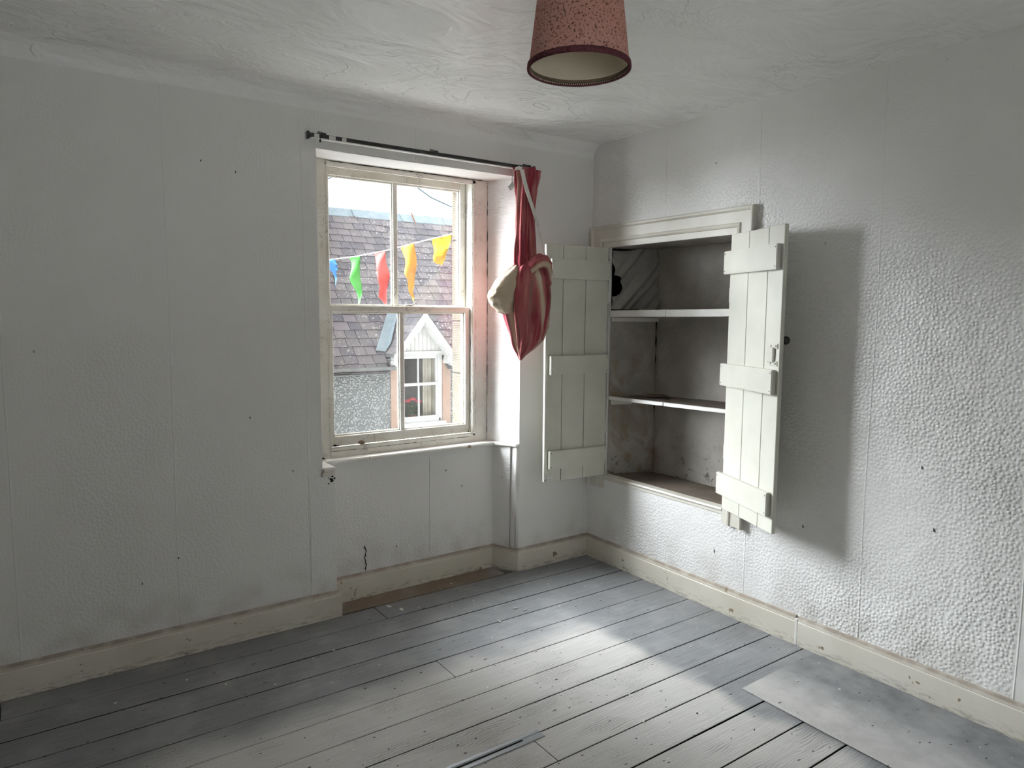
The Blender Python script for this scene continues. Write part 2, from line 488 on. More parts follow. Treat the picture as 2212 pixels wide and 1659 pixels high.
# ------------------------------------------------------------------ mesh helpers
class MB:
    def __init__(s):
        s.v, s.f, s.uv = [], [], None

    def add(s, verts, faces):
        n = len(s.v)
        s.v += [tuple(p) for p in verts]
        s.f += [tuple(i + n for i in q) for q in faces]
        return s

    def box(s, x0, x1, y0, y1, z0, z1):
        v = [(x, y, z) for z in (z0, z1) for y in (y0, y1) for x in (x0, x1)]
        return s.add(v, [(0, 2, 3, 1), (4, 5, 7, 6), (0, 1, 5, 4), (2, 6, 7, 3), (0, 4, 6, 2), (1, 3, 7, 5)])

    def prism(s, poly, z0, z1):
        """plan polygon (counter-clockwise) extruded in z"""
        n = len(poly)
        v = [(x, y, z0) for x, y in poly] + [(x, y, z1) for x, y in poly]
        f = [tuple(range(n - 1, -1, -1)), tuple(range(n, 2 * n))]
        f += [(i, (i + 1) % n, n + (i + 1) % n, n + i) for i in range(n)]
        return s.add(v, f)

    def extrude(s, outline, vec):
        n = len(outline)
        o = [Vector(p) for p in outline]; vec = Vector(vec)
        return s.add([*o, *[p + vec for p in o]],
                     [tuple(range(n - 1, -1, -1)), tuple(range(n, 2 * n))] + [(i, (i + 1) % n, n + (i + 1) % n, n + i) for i in range(n)])

    def grid(s, fn, nu, nv, keep=None):
        n = len(s.v)
        for j in range(nv + 1):
            for i in range(nu + 1):
                s.v.append(tuple(fn(i / nu, j / nv)))
        for j in range(nv):
            for i in range(nu):
                if keep and not keep((i + .5) / nu, (j + .5) / nv): continue
                a = n + j * (nu + 1) + i
                s.f.append((a, a + 1, a + nu + 2, a + nu + 1))
        return s

    def tube(s, pts, r, seg=8, cap=True):
        pts = [Vector(p) for p in pts]
        rs = r if isinstance(r, (list, tuple)) else [r] * len(pts)
        n0 = len(s.v)
        up = Vector((0, 0, 1))
        for i, p in enumerate(pts):
            d = (pts[min(i + 1, len(pts) - 1)] - pts[max(i - 1, 0)]).normalized()
            a = d.cross(up)
            if a.length < 1e-3: a = d.cross(Vector((1, 0, 0)))
            a.normalize(); b = a.cross(d)
            for k in range(seg):
                t = 2 * math.pi * k / seg
                s.v.append(tuple(p + (a * math.cos(t) + b * math.sin(t)) * rs[i]))
        for i in range(len(pts) - 1):
            for k in range(seg):
                q = n0 + i * seg
                s.f.append((q + k, q + (k + 1) % seg, q + seg + (k + 1) % seg, q + seg + k))
        if cap:
            s.f.append(tuple(n0 + k for k in range(seg - 1, -1, -1)))
            q = n0 + (len(pts) - 1) * seg
            s.f.append(tuple(q + k for k in range(seg)))
        return s

    def lathe(s, prof, cx, cy, seg=48, close=False):
        n0 = len(s.v)
        for r, z in prof:
            for k in range(seg):
                t = 2 * math.pi * k / seg
                s.v.append((cx + r * math.cos(t), cy + r * math.sin(t), z))
        m = len(prof)
        for i in range(m if close else m - 1):
            j = (i + 1) % m
            for k in range(seg):
                s.f.append((n0 + i * seg + k, n0 + i * seg + (k + 1) % seg, n0 + j * seg + (k + 1) % seg, n0 + j * seg + k))
        return s

    def sweep(s, path, prof, mapper, side=1):
        """mitred sweep: path in 2D, prof = (offset from path, height)"""
        n = len(path); P = [Vector(p) for p in path]
        nor = []
        for i in range(n - 1):
            d = (P[i + 1] - P[i]).normalized()
            nor.append(Vector((-d.y, d.x)) * side)
        n0 = len(s.v); m = len(prof)
        for i in range(n):
            if i == 0: o = nor[0]
            elif i == n - 1: o = nor[-1]
            else:
                a, b = nor[i - 1], nor[i]
                o = (a + b) / (1 + a.dot(b))
            for off, h in prof:
                q = P[i] + o * off
                s.v.append(tuple(mapper(q.x, q.y, h)))
        for i in range(n - 1):
            for k in range(m):
                a = n0 + i * m + k; b = n0 + i * m + (k + 1) % m
                s.f.append((a, b, b + m, a + m))
        s.f.append(tuple(n0 + k for k in range(m))); s.f.append(tuple(n0 + (n - 1) * m + k for k in range(m - 1, -1, -1)))
        return s

    def mesh(s, name, mat, bevel=0, smooth=False, seg=1, weld=False, ang=None):
        me = bpy.data.meshes.new(name)
        me.from_pydata(s.v, [], s.f)
        bm = bmesh.new(); bm.from_mesh(me)
        if weld: bmesh.ops.remove_doubles(bm, verts=bm.verts, dist=1e-5)
        bmesh.ops.recalc_face_normals(bm, faces=bm.faces)
        if bevel:
            bmesh.ops.bevel(bm, geom=bm.edges[:], offset=bevel, segments=seg, affect='EDGES', clamp_overlap=True)
        bm.to_mesh(me); bm.free()
        for m_ in (mat if isinstance(mat, (list, tuple)) else [mat]): me.materials.append(m_)
        if smooth:
            for p in me.polygons: p.use_smooth = True
            if ang: me.set_sharp_from_angle(angle=R(ang))
        me.update()
        return me


def link(name, data, parent=None, loc=None):
    o = bpy.data.objects.new(name, data)
    COL.objects.link(o)
    if parent is not None:
        o.parent = parent
        w = parent
        base = Vector((0, 0, 0))
        while w is not None:
            base += w.location if w.get('_abs') is None else Vector((0, 0, 0))
            w = w.parent
        o.matrix_parent_inverse = Matrix.Translation(-base)
    if loc: o.location = loc
    return o


def part(name, mb, mat, parent=None, bevel=0, smooth=False, seg=1, label=None, kind=None, weld=False, ang=None):
    o = link(name, mb.mesh(name, mat, bevel, smooth, seg, weld, ang), parent)
    if label: o['label'] = label
    if kind: o['kind'] = kind
    return o


def thing(name, label, cat, loc=(0, 0, 0), group=None):
    o = bpy.data.objects.new(name, None)
    COL.objects.link(o)
    o.location = loc
    o.empty_display_size = .1
    o['label'] = label; o['category'] = cat
    if group: o['group'] = group
    return o


def solo(name, mb, mat, label, cat, group=None, **kw):
    """one-mesh thing with its origin at its base"""
    o = part(name, mb, mat, None, **kw)
    me = o.data
    xs = [v.co.x for v in me.vertices]; ys = [v.co.y for v in me.vertices]; zs = [v.co.z for v in me.vertices]
    b = Vector(((min(xs) + max(xs)) / 2, (min(ys) + max(ys)) / 2, min(zs)))
    for v in me.vertices: v.co -= b
    o.location = b
    o['label'] = label; o['category'] = cat
    if group: o['group'] = group
    return o


def struct(name, mb, mat, label=None, **kw):
    o = part(name, mb, mat, None, **kw)
    o['kind'] = 'structure'
    if label: o['label'] = label
    return o


def root_struct(name, label=None, loc=(0, 0, 0)):
    o = bpy.data.objects.new(name, None); COL.objects.link(o); o.location = loc
    o.empty_display_size = .1
    o['kind'] = 'structure'
    if label: o['label'] = label
    return o


H = 2.42

# ================================================================== ROOM SHELL
# ---- window wall (y = 0), outer face y = .42
m = MB()
ZG = -3.2
m.box(-3.8, -1.588, 0, .42, ZG, .715)                                   # left of the recess
m.prism([(-.545, .055), (-.53, .0), (.0, 0), (.36, 0), (.36, .42), (-.592, .42), (-.592, .15)], ZG, .715)
m.box(-1.588, -.592, .15, .42, ZG, .715)                                # back of the recess
m.prism([(-3.8, 0), (-1.645, 0), (-1.61, .2), (-1.61, .31), (-3.8, .31)], .715, 2.187)
m.prism([(-.512, 0), (.36, 0), (.36, .31), (-.60, .31), (-.60, .2)], .715, 2.187)
m.box(-3.8, .36, 0, .31, 2.187, 2.62)
wall_n = struct('wall_north', m, M['paper_n'], 'white papered wall with the sash window in a deep recess')
m = MB()
m.box(-9, 8, .02, .43, 2.62, 8.5); m.box(-9, -3.8, .02, .43, ZG, 2.62); m.box(.36, 8, .02, .43, ZG, 2.62); m.box(-3.8, .36, .42, .43, ZG, .60)   # rest of the house front; unseen upper storeys added to block sky light
m.box(-3.8, -1.50, .31, .42, .715, 2.62); m.box(-.62, .36, .31, .42, .715, 2.62)
m.box(-1.50, -.62, .31, .42, 2.16, 2.62); m.box(-1.50, -.62, .31, .50, .60, .69)
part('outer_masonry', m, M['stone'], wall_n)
zs = .69
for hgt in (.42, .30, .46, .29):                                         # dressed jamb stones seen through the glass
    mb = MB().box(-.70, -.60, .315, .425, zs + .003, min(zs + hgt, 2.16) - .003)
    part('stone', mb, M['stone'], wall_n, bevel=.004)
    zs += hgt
# relined panels of the recess: right splay and back, embossed paper
m = MB().grid(lambda u, v: (-1.588 + u * .996, .1485 + .0012 * math.sin(u * 9), .12 + v * .595), 24, 14)
part('recess_paper', m, M['paper_recess'], wall_n, smooth=True)
m = MB().grid(lambda u, v: (-.594 + u * (.594 - .549), .148 - u * .105 - .006 * u * u * v, .12 + v * .592), 6, 14)
part('recess_side_paper', m, M['paper_recess'], wall_n, smooth=True)
# upper reveals and soffit, painted
m = MB().grid(lambda u, v: (-.514 + u * (-.086), -.0005 + u * .2, .735 + v * 1.45), 6, 30)
part('reveal_paper', m, M['paper_recess'], wall_n, smooth=True)
m = MB().grid(lambda u, v: (-1.645 + u * (1.133 - .005) + v * (.03 - u * .118), v * .2, 2.1865 - .002 * math.sin(u * 5)), 30, 6)
part('reveal_soffit', m, M['reveal'], wall_n, smooth=True)
part('paper_patch', MB().box(-1.708, -1.586, -.0018, .001, .128, .692), M['paper_n'], wall_n, bevel=.0006)
m = MB()
for i in range(16):
    a_, r_ = random.uniform(0, 6.28), random.uniform(0, .022); q = random.uniform(.0012, .004)
    x_, z_ = -1.602 + r_ * math.cos(a_), .672 + r_ * math.sin(a_) * 1.2
    m.box(x_ - q, x_ + q, -.0028, -.0015, z_ - q, z_ + q * random.uniform(.6, 1.6))
part('mould_spots', m, M['dark'], wall_n, kind='stuff')
# corner bead of split paper beside the recess
m = MB().tube([(-.523, .010, .13), (-.521, .009, .3), (-.522, .008, .5), (-.524, .010, .712)], [.012, .013, .014, .013], 10)
part('corner_bead', m, M['reveal'], wall_n, smooth=True)
# crack above the skirting and torn edge of the recess paper
def strip(pts, w, off):
    mb = MB(); n = len(pts)
    for i, (x, y, z) in enumerate(pts):
        ww = w * (0.25 if i in (0, n - 1) else random.uniform(.5, 1.2))
        mb.v += [(x - ww, y + off, z), (x + ww, y + off, z)]
    mb.f += [(2 * i, 2 * i + 1, 2 * i + 3, 2 * i + 2) for i in range(n - 1)]
    return mb
pts = [(-1.377 + random.uniform(-.006, .006), .148, .135 + i * .011) for i in range(13)]
part('crack', strip(pts, .0035, -.0012), M['dark'], wall_n)
part('crack', strip([(-1.003 + random.uniform(-.001, .001), .148, .14 + i * .05) for i in range(12)], .0008, -.0012), M['gap'], wall_n)
for (x, y, z) in ((-2.128, 0, 2.071), (-1.993, 0, 2.041), (-1.965, 0, .996), (-1.783, 0, .736), (-2.413, 0, .343), (-2.273, 0, .424),
                  (-.80, .148, .50), (-.90, .148, .60), (-1.2, .148, .23)):
    q = MB().box(x - .0016, x + .0016, y - .003, y + .001, z - .004, z + .004)
    part('nail', q, M['dark'], wall_n, bevel=.001)

# ---- cupboard wall (x = 0)
YA, YB, ZA, ZB = -.152, -.993, .52, 1.835
m = MB()
m.box(0, .36, -4.4, 0, -.2, ZA - .02); m.box(0, .36, -4.4, 0, ZB, 2.62)
m.box(0, .36, -4.4, YB, ZA - .02, ZB)
m.box(0, .02, YA, 0, ZA - .02, ZB); m.box(.02, .36, -.09, 0, ZA - .02, ZB)
m.box(.30, .36, YB, -.09, ZA - .02, ZB)
wall_e = struct('wall_east', m, M['paper_e'], 'white embossed-paper wall with the built-in cupboard')
for (y, z) in ((-1.426, .537), (-1.901, .888), (-1.958, .66), (-.955, .286), (-.955, .293)):
    q = MB().extrude([(-.0005, y - .0025, z - .006), (-.0005, y + .001, z - .007), (-.0005, y + .003, z + .006), (-.0005, y, z + .006)], (-.002, 0, 0))
    part('nail', q, M['dark'], wall_e)
# ---- unseen walls, ceiling
struct('wall_west', MB().box(-3.8, -3.6, -4.4, 0, -.2, 2.62), M['paper_o'], 'plain white papered wall')
m = MB()
SX0, SX1, SZ0, SZ1 = -2.4, -1.65, .8, 1.85
m.box(-3.6, SX0, -4.4, -4.2, -.2, 2.62); m.box(SX1, 0, -4.4, -4.2, -.2, 2.62)
m.box(SX0, SX1, -4.4, -4.2, -.2, SZ0); m.box(SX0, SX1, -4.4, -4.2, SZ1, 2.62)
struct('wall_south', m, M['paper_o'], 'plain white papered wall behind')
m = MB().box(-3.8, .36, -4.4, .42, H, 2.62)
RC = .07
for i in range(6):                                                       # soft plaster turn onto the window wall
    a0, a1 = R(90 * i / 6), R(90 * (i + 1) / 6)
    p0 = (-RC + RC * math.sin(a0), H - RC + RC * math.cos(a0)); p1 = (-RC + RC * math.sin(a1), H - RC + RC * math.cos(a1))
    m.add([(-3.6, p0[0], p0[1]), (0, p0[0], p0[1]), (0, p1[0], p1[1]), (-3.6, p1[0], p1[1])], [(0, 1, 2, 3)])
struct('ceiling', m, M['ceiling'], 'off-white plaster ceiling with ridges and old cracks')

# ---- floor: dark underfloor with separate boards
floor = struct('floor', MB().box(-3.6, 0, -4.2, .16, -.2, -.045), M['dark'], 'worn grey painted floorboards')
seams = [.150, -.004]
while seams[-1] > -4.2:
    seams.append(seams[-1] - .1625)
seams = [s_ for s_ in seams if s_ > -4.19] + [-4.2]
joints = {0: [], 1: [-1.40, -2.9], 5: [-1.405], 9: [-1.397], 13: [-2.2], 3: [-3.1], 7: [-3.0], 11: [-2.75], 15: [-1.0]}
for i in range(len(seams) - 1):
    a, b = seams[i], seams[i + 1]
    xl, xr = (-1.588, -.60) if i == 0 else (-3.6, -.002)
    cuts = [xr] + sorted(joints.get(i, []), reverse=True) + [xl]
    for j in range(len(cuts) - 1):
        g0 = .0013 + random.random() * .0022
        x1, x0 = cuts[j] - (.0012 if j else 0), cuts[j + 1] + .0012
        mb = MB(); n = 14; z = random.uniform(-.0012, .0008)
        for k in range(n + 1):                                          # edges wander a little
            x = x0 + (x1 - x0) * k / n
            w0 = .0012 * mnoise.noise((x * 3, i * 7.1, 0)); w1 = .0012 * mnoise.noise((x * 3, i * 7.1, 9))
            ya, yb = b + g0 + w0, a - g0 + w1
            mb.v += [(x, ya, -.045), (x, ya, z - .0015), (x, ya + .0015, z), (x, yb - .0015, z), (x, yb, z - .0015), (x, yb, -.045)]
        for k in range(n):
            q = 6 * k
            mb.f += [(q + e, q + e + 1, q + e + 7, q + e + 6) for e in range(5)]
        mb.f += [(0, 5, 4, 3, 2, 1), tuple(6 * n + e for e in range(6))]
        fb = part('floorboard', mb, [M['board'], M['dark']], floor)
        for pl in fb.data.polygons:
            if abs(pl.normal.z) < .3: pl.material_index = 1

# ---- skirting
PROF = [(0, 0), (.020, .0), (.020, .106), (.0175, .109), (.0185, .113), (.0165, .118), (.012, .121), (.009, .129), (.004, .131), (0, .131)]
def skirt(name, path, label):
    m = MB().sweep(path, PROF, lambda x, y, h: (x, y, h), side=-1)
    return struct(name, m, M['skirt'], label)
skirt('baseboard_north', [(-3.6, 0), (-1.588, 0), (-1.588, .149), (-.594, .149), (-.520, 0), (0, 0)], 'cream skirting board under the window')
skirt('baseboard_east', [(0, 0), (0, -1.418)], 'cream skirting board under the cupboard')
skirt('baseboard_east.001', [(0, -1.434), (0, -4.2)], 'chipped cream skirting board')
struct('trim_1', MB().box(-.0205, 0, -1.434, -1.418, 0, .12), M['sill'], 'filled joint in the skirting board', bevel=.002)
skirt('baseboard_west', [(-3.6, -4.2), (-3.6, 0)], 'cream skirting board')
skirt('baseboard_south', [(0, -4.2), (-3.6, -4.2)], 'cream skirting board')

# ================================================================== WINDOW
win = root_struct('window_1', 'old white sash window of four panes in a deep recess', (-1.12, .2, .73))
Fm = M['frame']
part('casing', MB().box(-.68, -.60, .2, .31, .73, 2.187), Fm, win, bevel=.002)
part('casing', MB().box(-1.61, -1.53, .2, .31, .73, 2.187), Fm, win, bevel=.002)
part('pulley_stile', MB().box(-.7075, -.679, .205, .315, .73, 2.187), Fm, win, bevel=.001)
part('pulley_stile', MB().box(-1.531, -1.5305 + .004, .205, .315, .73, 2.187), Fm, win)
part('head', MB().box(-1.53, -.68, .2, .315, 2.172, 2.187), Fm, win, bevel=.001)
part('cill', MB().prism([(-1.53, .197), (-.68, .197), (-.68, .38), (-1.53, .38)], .70, .764), Fm, win, bevel=.002)
for nm, (x0, x1, z0, z1) in {'staff_bead': (-.706, -.680, .766, 2.180), 'staff_bead.001': (-1.533, -1.521, .766, 2.180),
                             'staff_bead.002': (-1.533, -.680, 2.158, 2.180), 'staff_bead.003': (-1.533, -.680, .764, .784)}.items():
    part('staff_bead', MB().box(x0, x1, .191, .213, z0, z1), Fm, win, bevel=.005, seg=2)
def sash(name, x0, x1, z0, z1, y0, y1, st, top, bot, mx, gy, lab):
    s = bpy.data.objects.new(name, None); COL.objects.link(s); s.parent = win
    s.matrix_parent_inverse = Matrix.Translation(-Vector(win.location)); s['_abs'] = 1
    s['label'] = lab
    b = .0025
    def p_(n, mb, mt=Fm, bv=b):
        o = part(n, mb, mt, None, bevel=bv)
        o.parent = s
        o.matrix_parent_inverse = Matrix.Identity(4)
        return o
    p_('stile', MB().box(x0, x0 + st, y0, y1, z0, z1)); p_('stile', MB().box(x1 - st, x1, y0, y1, z0, z1))
    p_('top_rail', MB().box(x0 + st, x1 - st, y0, y1, z1 - top, z1)); p_('bottom_rail', MB().box(x0 + st, x1 - st, y0, y1, z0, z0 + bot))
    p_('glazing_bar', MB().box(mx - .0125, mx + .0125, y0 + .006, y1 - .004, z0 + bot, z1 - top))
    gx = [(x0 + st, mx - .0125), (mx + .0125, x1 - st)]
    for a_, b_ in gx:
        p_('pane', MB().box(a_ - .003, b_ + .003, gy, gy + .003, z0 + bot - .003, z1 - top + .003), M['glass'], 0)
        # puttied glazing fillets round each pane
        for q in ((a_, a_ + .006, z0 + bot, z1 - top), (b_ - .006, b_, z0 + bot, z1 - top), (a_, b_, z1 - top - .008, z1 - top), (a_, b_, z0 + bot, z0 + bot + .008)):
            p_('putty', MB().box(q[0], q[1], gy - .010, gy, q[2], q[3]), Fm, .002)
    return s
lo = sash('lower_sash', -1.528, -.710, .784, 1.491, .214, .252, .027, .031, .050, -1.123, .240, 'lower sliding sash with two panes')
up = sash('upper_sash', -1.528, -.709, 1.462, 2.170, .258, .296, .034, .040, .030, -1.134, .284, 'upper sliding sash with two panes')
part('sash_fastener', MB().tube([(-1.10, .232, 1.492), (-1.08, .232, 1.498), (-1.06, .232, 1.494), (-1.04, .23, 1.505), (-1.035, .23, 1.516)], [.004, .006, .006, .004, .005], 8), M['metalpaint'], win, smooth=True, label='small bent sash fastener')
part('sash_lift', MB().lathe([(0, .7855), (.018, .7855), (.018, .794), (.012, .800), (0, .802)], -1.36, .214, 14), M['card'], win, smooth=True, label='rusty stub in the bottom rail')
def joint(pts, w):
    mb = MB(); n = len(pts)
    for i, p in enumerate(pts):
        q = Vector(p); ww = w * random.choice((.2, .3, .5, .8, 1.4))
        a_ = Vector(pts[min(i + 1, n - 1)]) - Vector(pts[max(i - 1, 0)])
        sd = a_.cross(Vector((0, 1, 0))).normalized() * ww
        mb.v += [tuple(q - sd), tuple(q + sd)]
    mb.f += [(2 * i, 2 * i + 1, 2 * i + 3, 2 * i + 2) for i in range(n - 1)]
    part('joint_crack', mb, M['dark'], win)
joint([(-.6015, .1985, .745 + i * .024) for i in range(60)], .0022)
joint([(-.679, .1985, .78 + i * .03) for i in range(46)], .0014)
joint([(-1.5325 + i * .02, .1985, 2.1845) for i in range(46)], .0025)
joint([(-1.527 + i * .017, .1900, .7645) for i in range(49)], .0012)
joint([(-.7072, .2035, .79 + i * .05) for i in range(27)], .0014)
# deep sill board that follows the recess
m = MB()
m.prism([(-1.652, -.012), (-1.584, -.012), (-1.584, .122), (-.604, .122), (-.536, -.006), (-.508, -.008), (-.596, .205), (-1.62, .205)], .714, .732)
part('window_sill', m, M['sill'], win, bevel=.004, seg=2)
m = MB().prism([(-1.652, -.012), (-1.586, -.012), (-1.586, .02), (-1.652, .02)], .690, .715)
part('sill_horn', m, M['sill'], win, bevel=.005, seg=2)
m = MB()
for x, y, r in ((-1.505, .205, .010), (-1.49, .203, .006), (-1.575, .188, .008), (-1.52, .21, .007), (-.70, .212, .009), (-.72, .209, .006)):
    z = .735 if y < .2 else .788
    m.lathe([(0, z), (r, z), (r * .8, z + r * .6), (0, z + r)], x, y - .004, 9)
part('cobweb_dirt', m, M['dark'], win, smooth=True, kind='stuff')

# unseen window added behind the viewer to let in fill light
w2 = root_struct('fill_window', 'unseen white sash window added in the opposite wall for fill light', (-2.1, -4.3, SZ0))
for q in ((SX0, SX0 + .05, SZ0, SZ1), (SX1 - .05, SX1, SZ0, SZ1)):
    part('stile', MB().box(q[0], q[1], -4.34, -4.28, q[2], q[3]), Fm, w2, bevel=.003)
for z in (SZ0, 1.30, SZ1 - .05):
    part('rail', MB().box(SX0 + .05, SX1 - .05, -4.335, -4.285, z, z + .05), Fm, w2, bevel=.003)
part('pane', MB().box(SX0 + .05, SX1 - .05, -4.312, -4.309, SZ0, SZ1), M['glass2'], w2)
part('window_sill', MB().box(SX0 - .05, SX1 + .05, -4.28, -4.14, SZ0 - .03, SZ0), M['sill'], w2, bevel=.004)

# ================================================================== CUPBOARD
cup = thing('wall_cupboard', 'cream built-in wall cupboard standing open with two plank doors and bare shelves', 'cupboard', (0, -.57, .44))
YPROF = [(0, 0), (0, .026), (.006, .030), (.014, .030), (.019, .024), (.022, .017), (.072, .016), (.077, .022), (.086, .024), (.092, .020), (.094, .011), (.124, .010), (.124, 0)]
m = MB().sweep([(-1.124, .445), (-1.124, 1.957), (-.016, 1.957), (-.016, .440)], YPROF, lambda a, b, h: (-h, a, b), side=-1)
part('architrave', m, M['arch'], cup)
part('threshold', MB().sweep([(-.996, 0), (-.148, 0)], [(0, -.02), (.32, -.02), (.32, .003), (.022, .003), (-.010, .000), (-.014, -.008), (-.010, -.014), (-.006, -.018), (-.006, -.03), (0, -.03)],
     lambda a, b, h: (b, a, .520 + h), side=1), M['arch'], cup)
part('cupboard_floor', MB().box(.03, .30, YB - .0, -.155, .522, .5245), M['shelf'], cup)
part('jamb', MB().box(.0, .30, YB - .02, YB + .002, ZA, ZB), M['lining'], cup)
def crease(p, amp=.008, s=6.0):
    return amp * (mnoise.noise(Vector(p) * s) + .5 * mnoise.noise(Vector(p) * s * 2.3))
def back_pt(u, v, z0, z1):
    y = -.255 - u * .745; z = z0 + v * (z1 - z0)
    x = .288 + crease((y, z, 1), .007, 5) - .012 * math.exp(-((u - .06) / .05) ** 2)
    return (x, y, z)
part('back_lining', MB().grid(lambda u, v: back_pt(u, v, .524, 1.835), 40, 60), M['lining'], cup, smooth=True)
def side_pt(u, v, z0, z1):
    x = .012 + u * .278; z = z0 + v * (z1 - z0)
    return (x, -.158 - u * .105 + crease((x, z, 4), .009, 7) * min(1, u * 4), z)
part('side_lining', MB().grid(lambda u, v: side_pt(u, v, .524, 1.462), 20, 50), M['lining'], cup, smooth=True, label='stained lining with rusty damp marks')
def droop_pt(u, v):
    x = .012 + u * .278; z = 1.485 + v * .35
    d = u * .8 + (1 - v) * .9
    fold = .016 * math.sin(d * 11) * (1 - abs(u - .5)) + .007 * math.sin((u - v) * 25 + 2)
    return (x, -.166 - u * .10 - .012 * math.sin(math.pi * v) + fold + crease((x, z, 2), .006, 9), z)
def droop_keep(u, v):
    return (u / .20) ** 2 + ((v - .38) / .17) ** 2 > 1 and not (v > .95 and u < .55 - (1 - v) * 4)
part('drooping_lining', MB().grid(droop_pt, 110, 120, droop_keep), M['lining_t'], cup, smooth=True, label='lining paper sagging in folds with a torn hole')
part('cavity_shade_plate', MB().box(.02, .30, -.10, -.091, 1.44, 1.835), M['dark'], cup)  # black plate stands in for the unlit depth behind the torn lining
for z0_, z1_ in ((.53, .96), (1.02, 1.44), (1.50, 1.82)):                  # black crack in the inner corner
    pts = [(.272 + random.uniform(-.002, .002), -.263 + random.uniform(-.0015, .0015), z0_ + (z1_ - z0_) * i / 60) for i in range(61)]
    mb = MB()
    for i, (x, y, z) in enumerate(pts):
        ww = max(.0004, .0042 * mnoise.noise((z * 17, z0_ * 3, .5))); mb.v += [(x - ww, y - .004 + ww, z), (x + ww, y - .004 - ww, z)]
    mb.f += [(2 * i, 2 * i + 1, 2 * i + 3, 2 * i + 2) for i in range(60)]
    part('crack', mb, M['dark'], cup)
part('cupboard_top', MB().box(.0, .30, YB, YA - .004, 1.832, 1.835), M['lining'], cup)
# shelves: boards with a white front lip, pieced at the middle
def shelf(zl, zr, lip, th):
    s = bpy.data.objects.new('shelf', None); COL.objects.link(s); s.parent = cup; s['_abs'] = 1
    s.matrix_parent_inverse = Matrix.Translation(-Vector(cup.location))
    def zz(y): return zl + (zr - zl) * (YA - y) / (YA - YB)
    def slab(n, x0, x1, y0, y1, dz0, dz1, mat, bv=.002):
        v = []
        for y, x_ in ((y0, 0), (y1, 0)):
            for x in (x0, x1):
                v += [(x, y, zz(y) + dz0), (x, y, zz(y) + dz1)]
        mb = MB().add(v, [(0, 1, 3, 2), (4, 6, 7, 5), (0, 4, 5, 1), (2, 3, 7, 6), (0, 2, 6, 4), (1, 5, 7, 3)])
        o = part(n, mb, mat, None, bevel=bv); o.parent = s; o.matrix_parent_inverse = Matrix.Identity(4)
        return o
    slab('board', .018, .292, YB + .004, -.58, -th, -.001, M['shelf'])
    slab('board', .018, .270, -.577, -.205, -th, -.001, M['shelf'])
    slab('lip', .004, .018, YB + .004, -.585, -lip, 0, M['lip'])
    slab('lip', .004, .018, -.57, YA - .006, -lip, 0, M['lip'])
    slab('splice', .001, .018, -.585, -.555, -lip + .002, 0.001, M['lip'])
    return s
shelf(1.478, 1.487, .037, .02)
shelf(.984, 1.003, .020, .018)
part('cleat', MB().prism([(.02, -.176), (.02, -.160), (.285, -.262), (.285, -.278)][::-1], 1.415, 1.440), M['arch'], cup, bevel=.002)
part('cleat', MB().prism([(.02, -.178), (.02, -.162), (.14, -.206), (.14, -.222)][::-1], .935, .962), M['arch'], cup, bevel=.002)

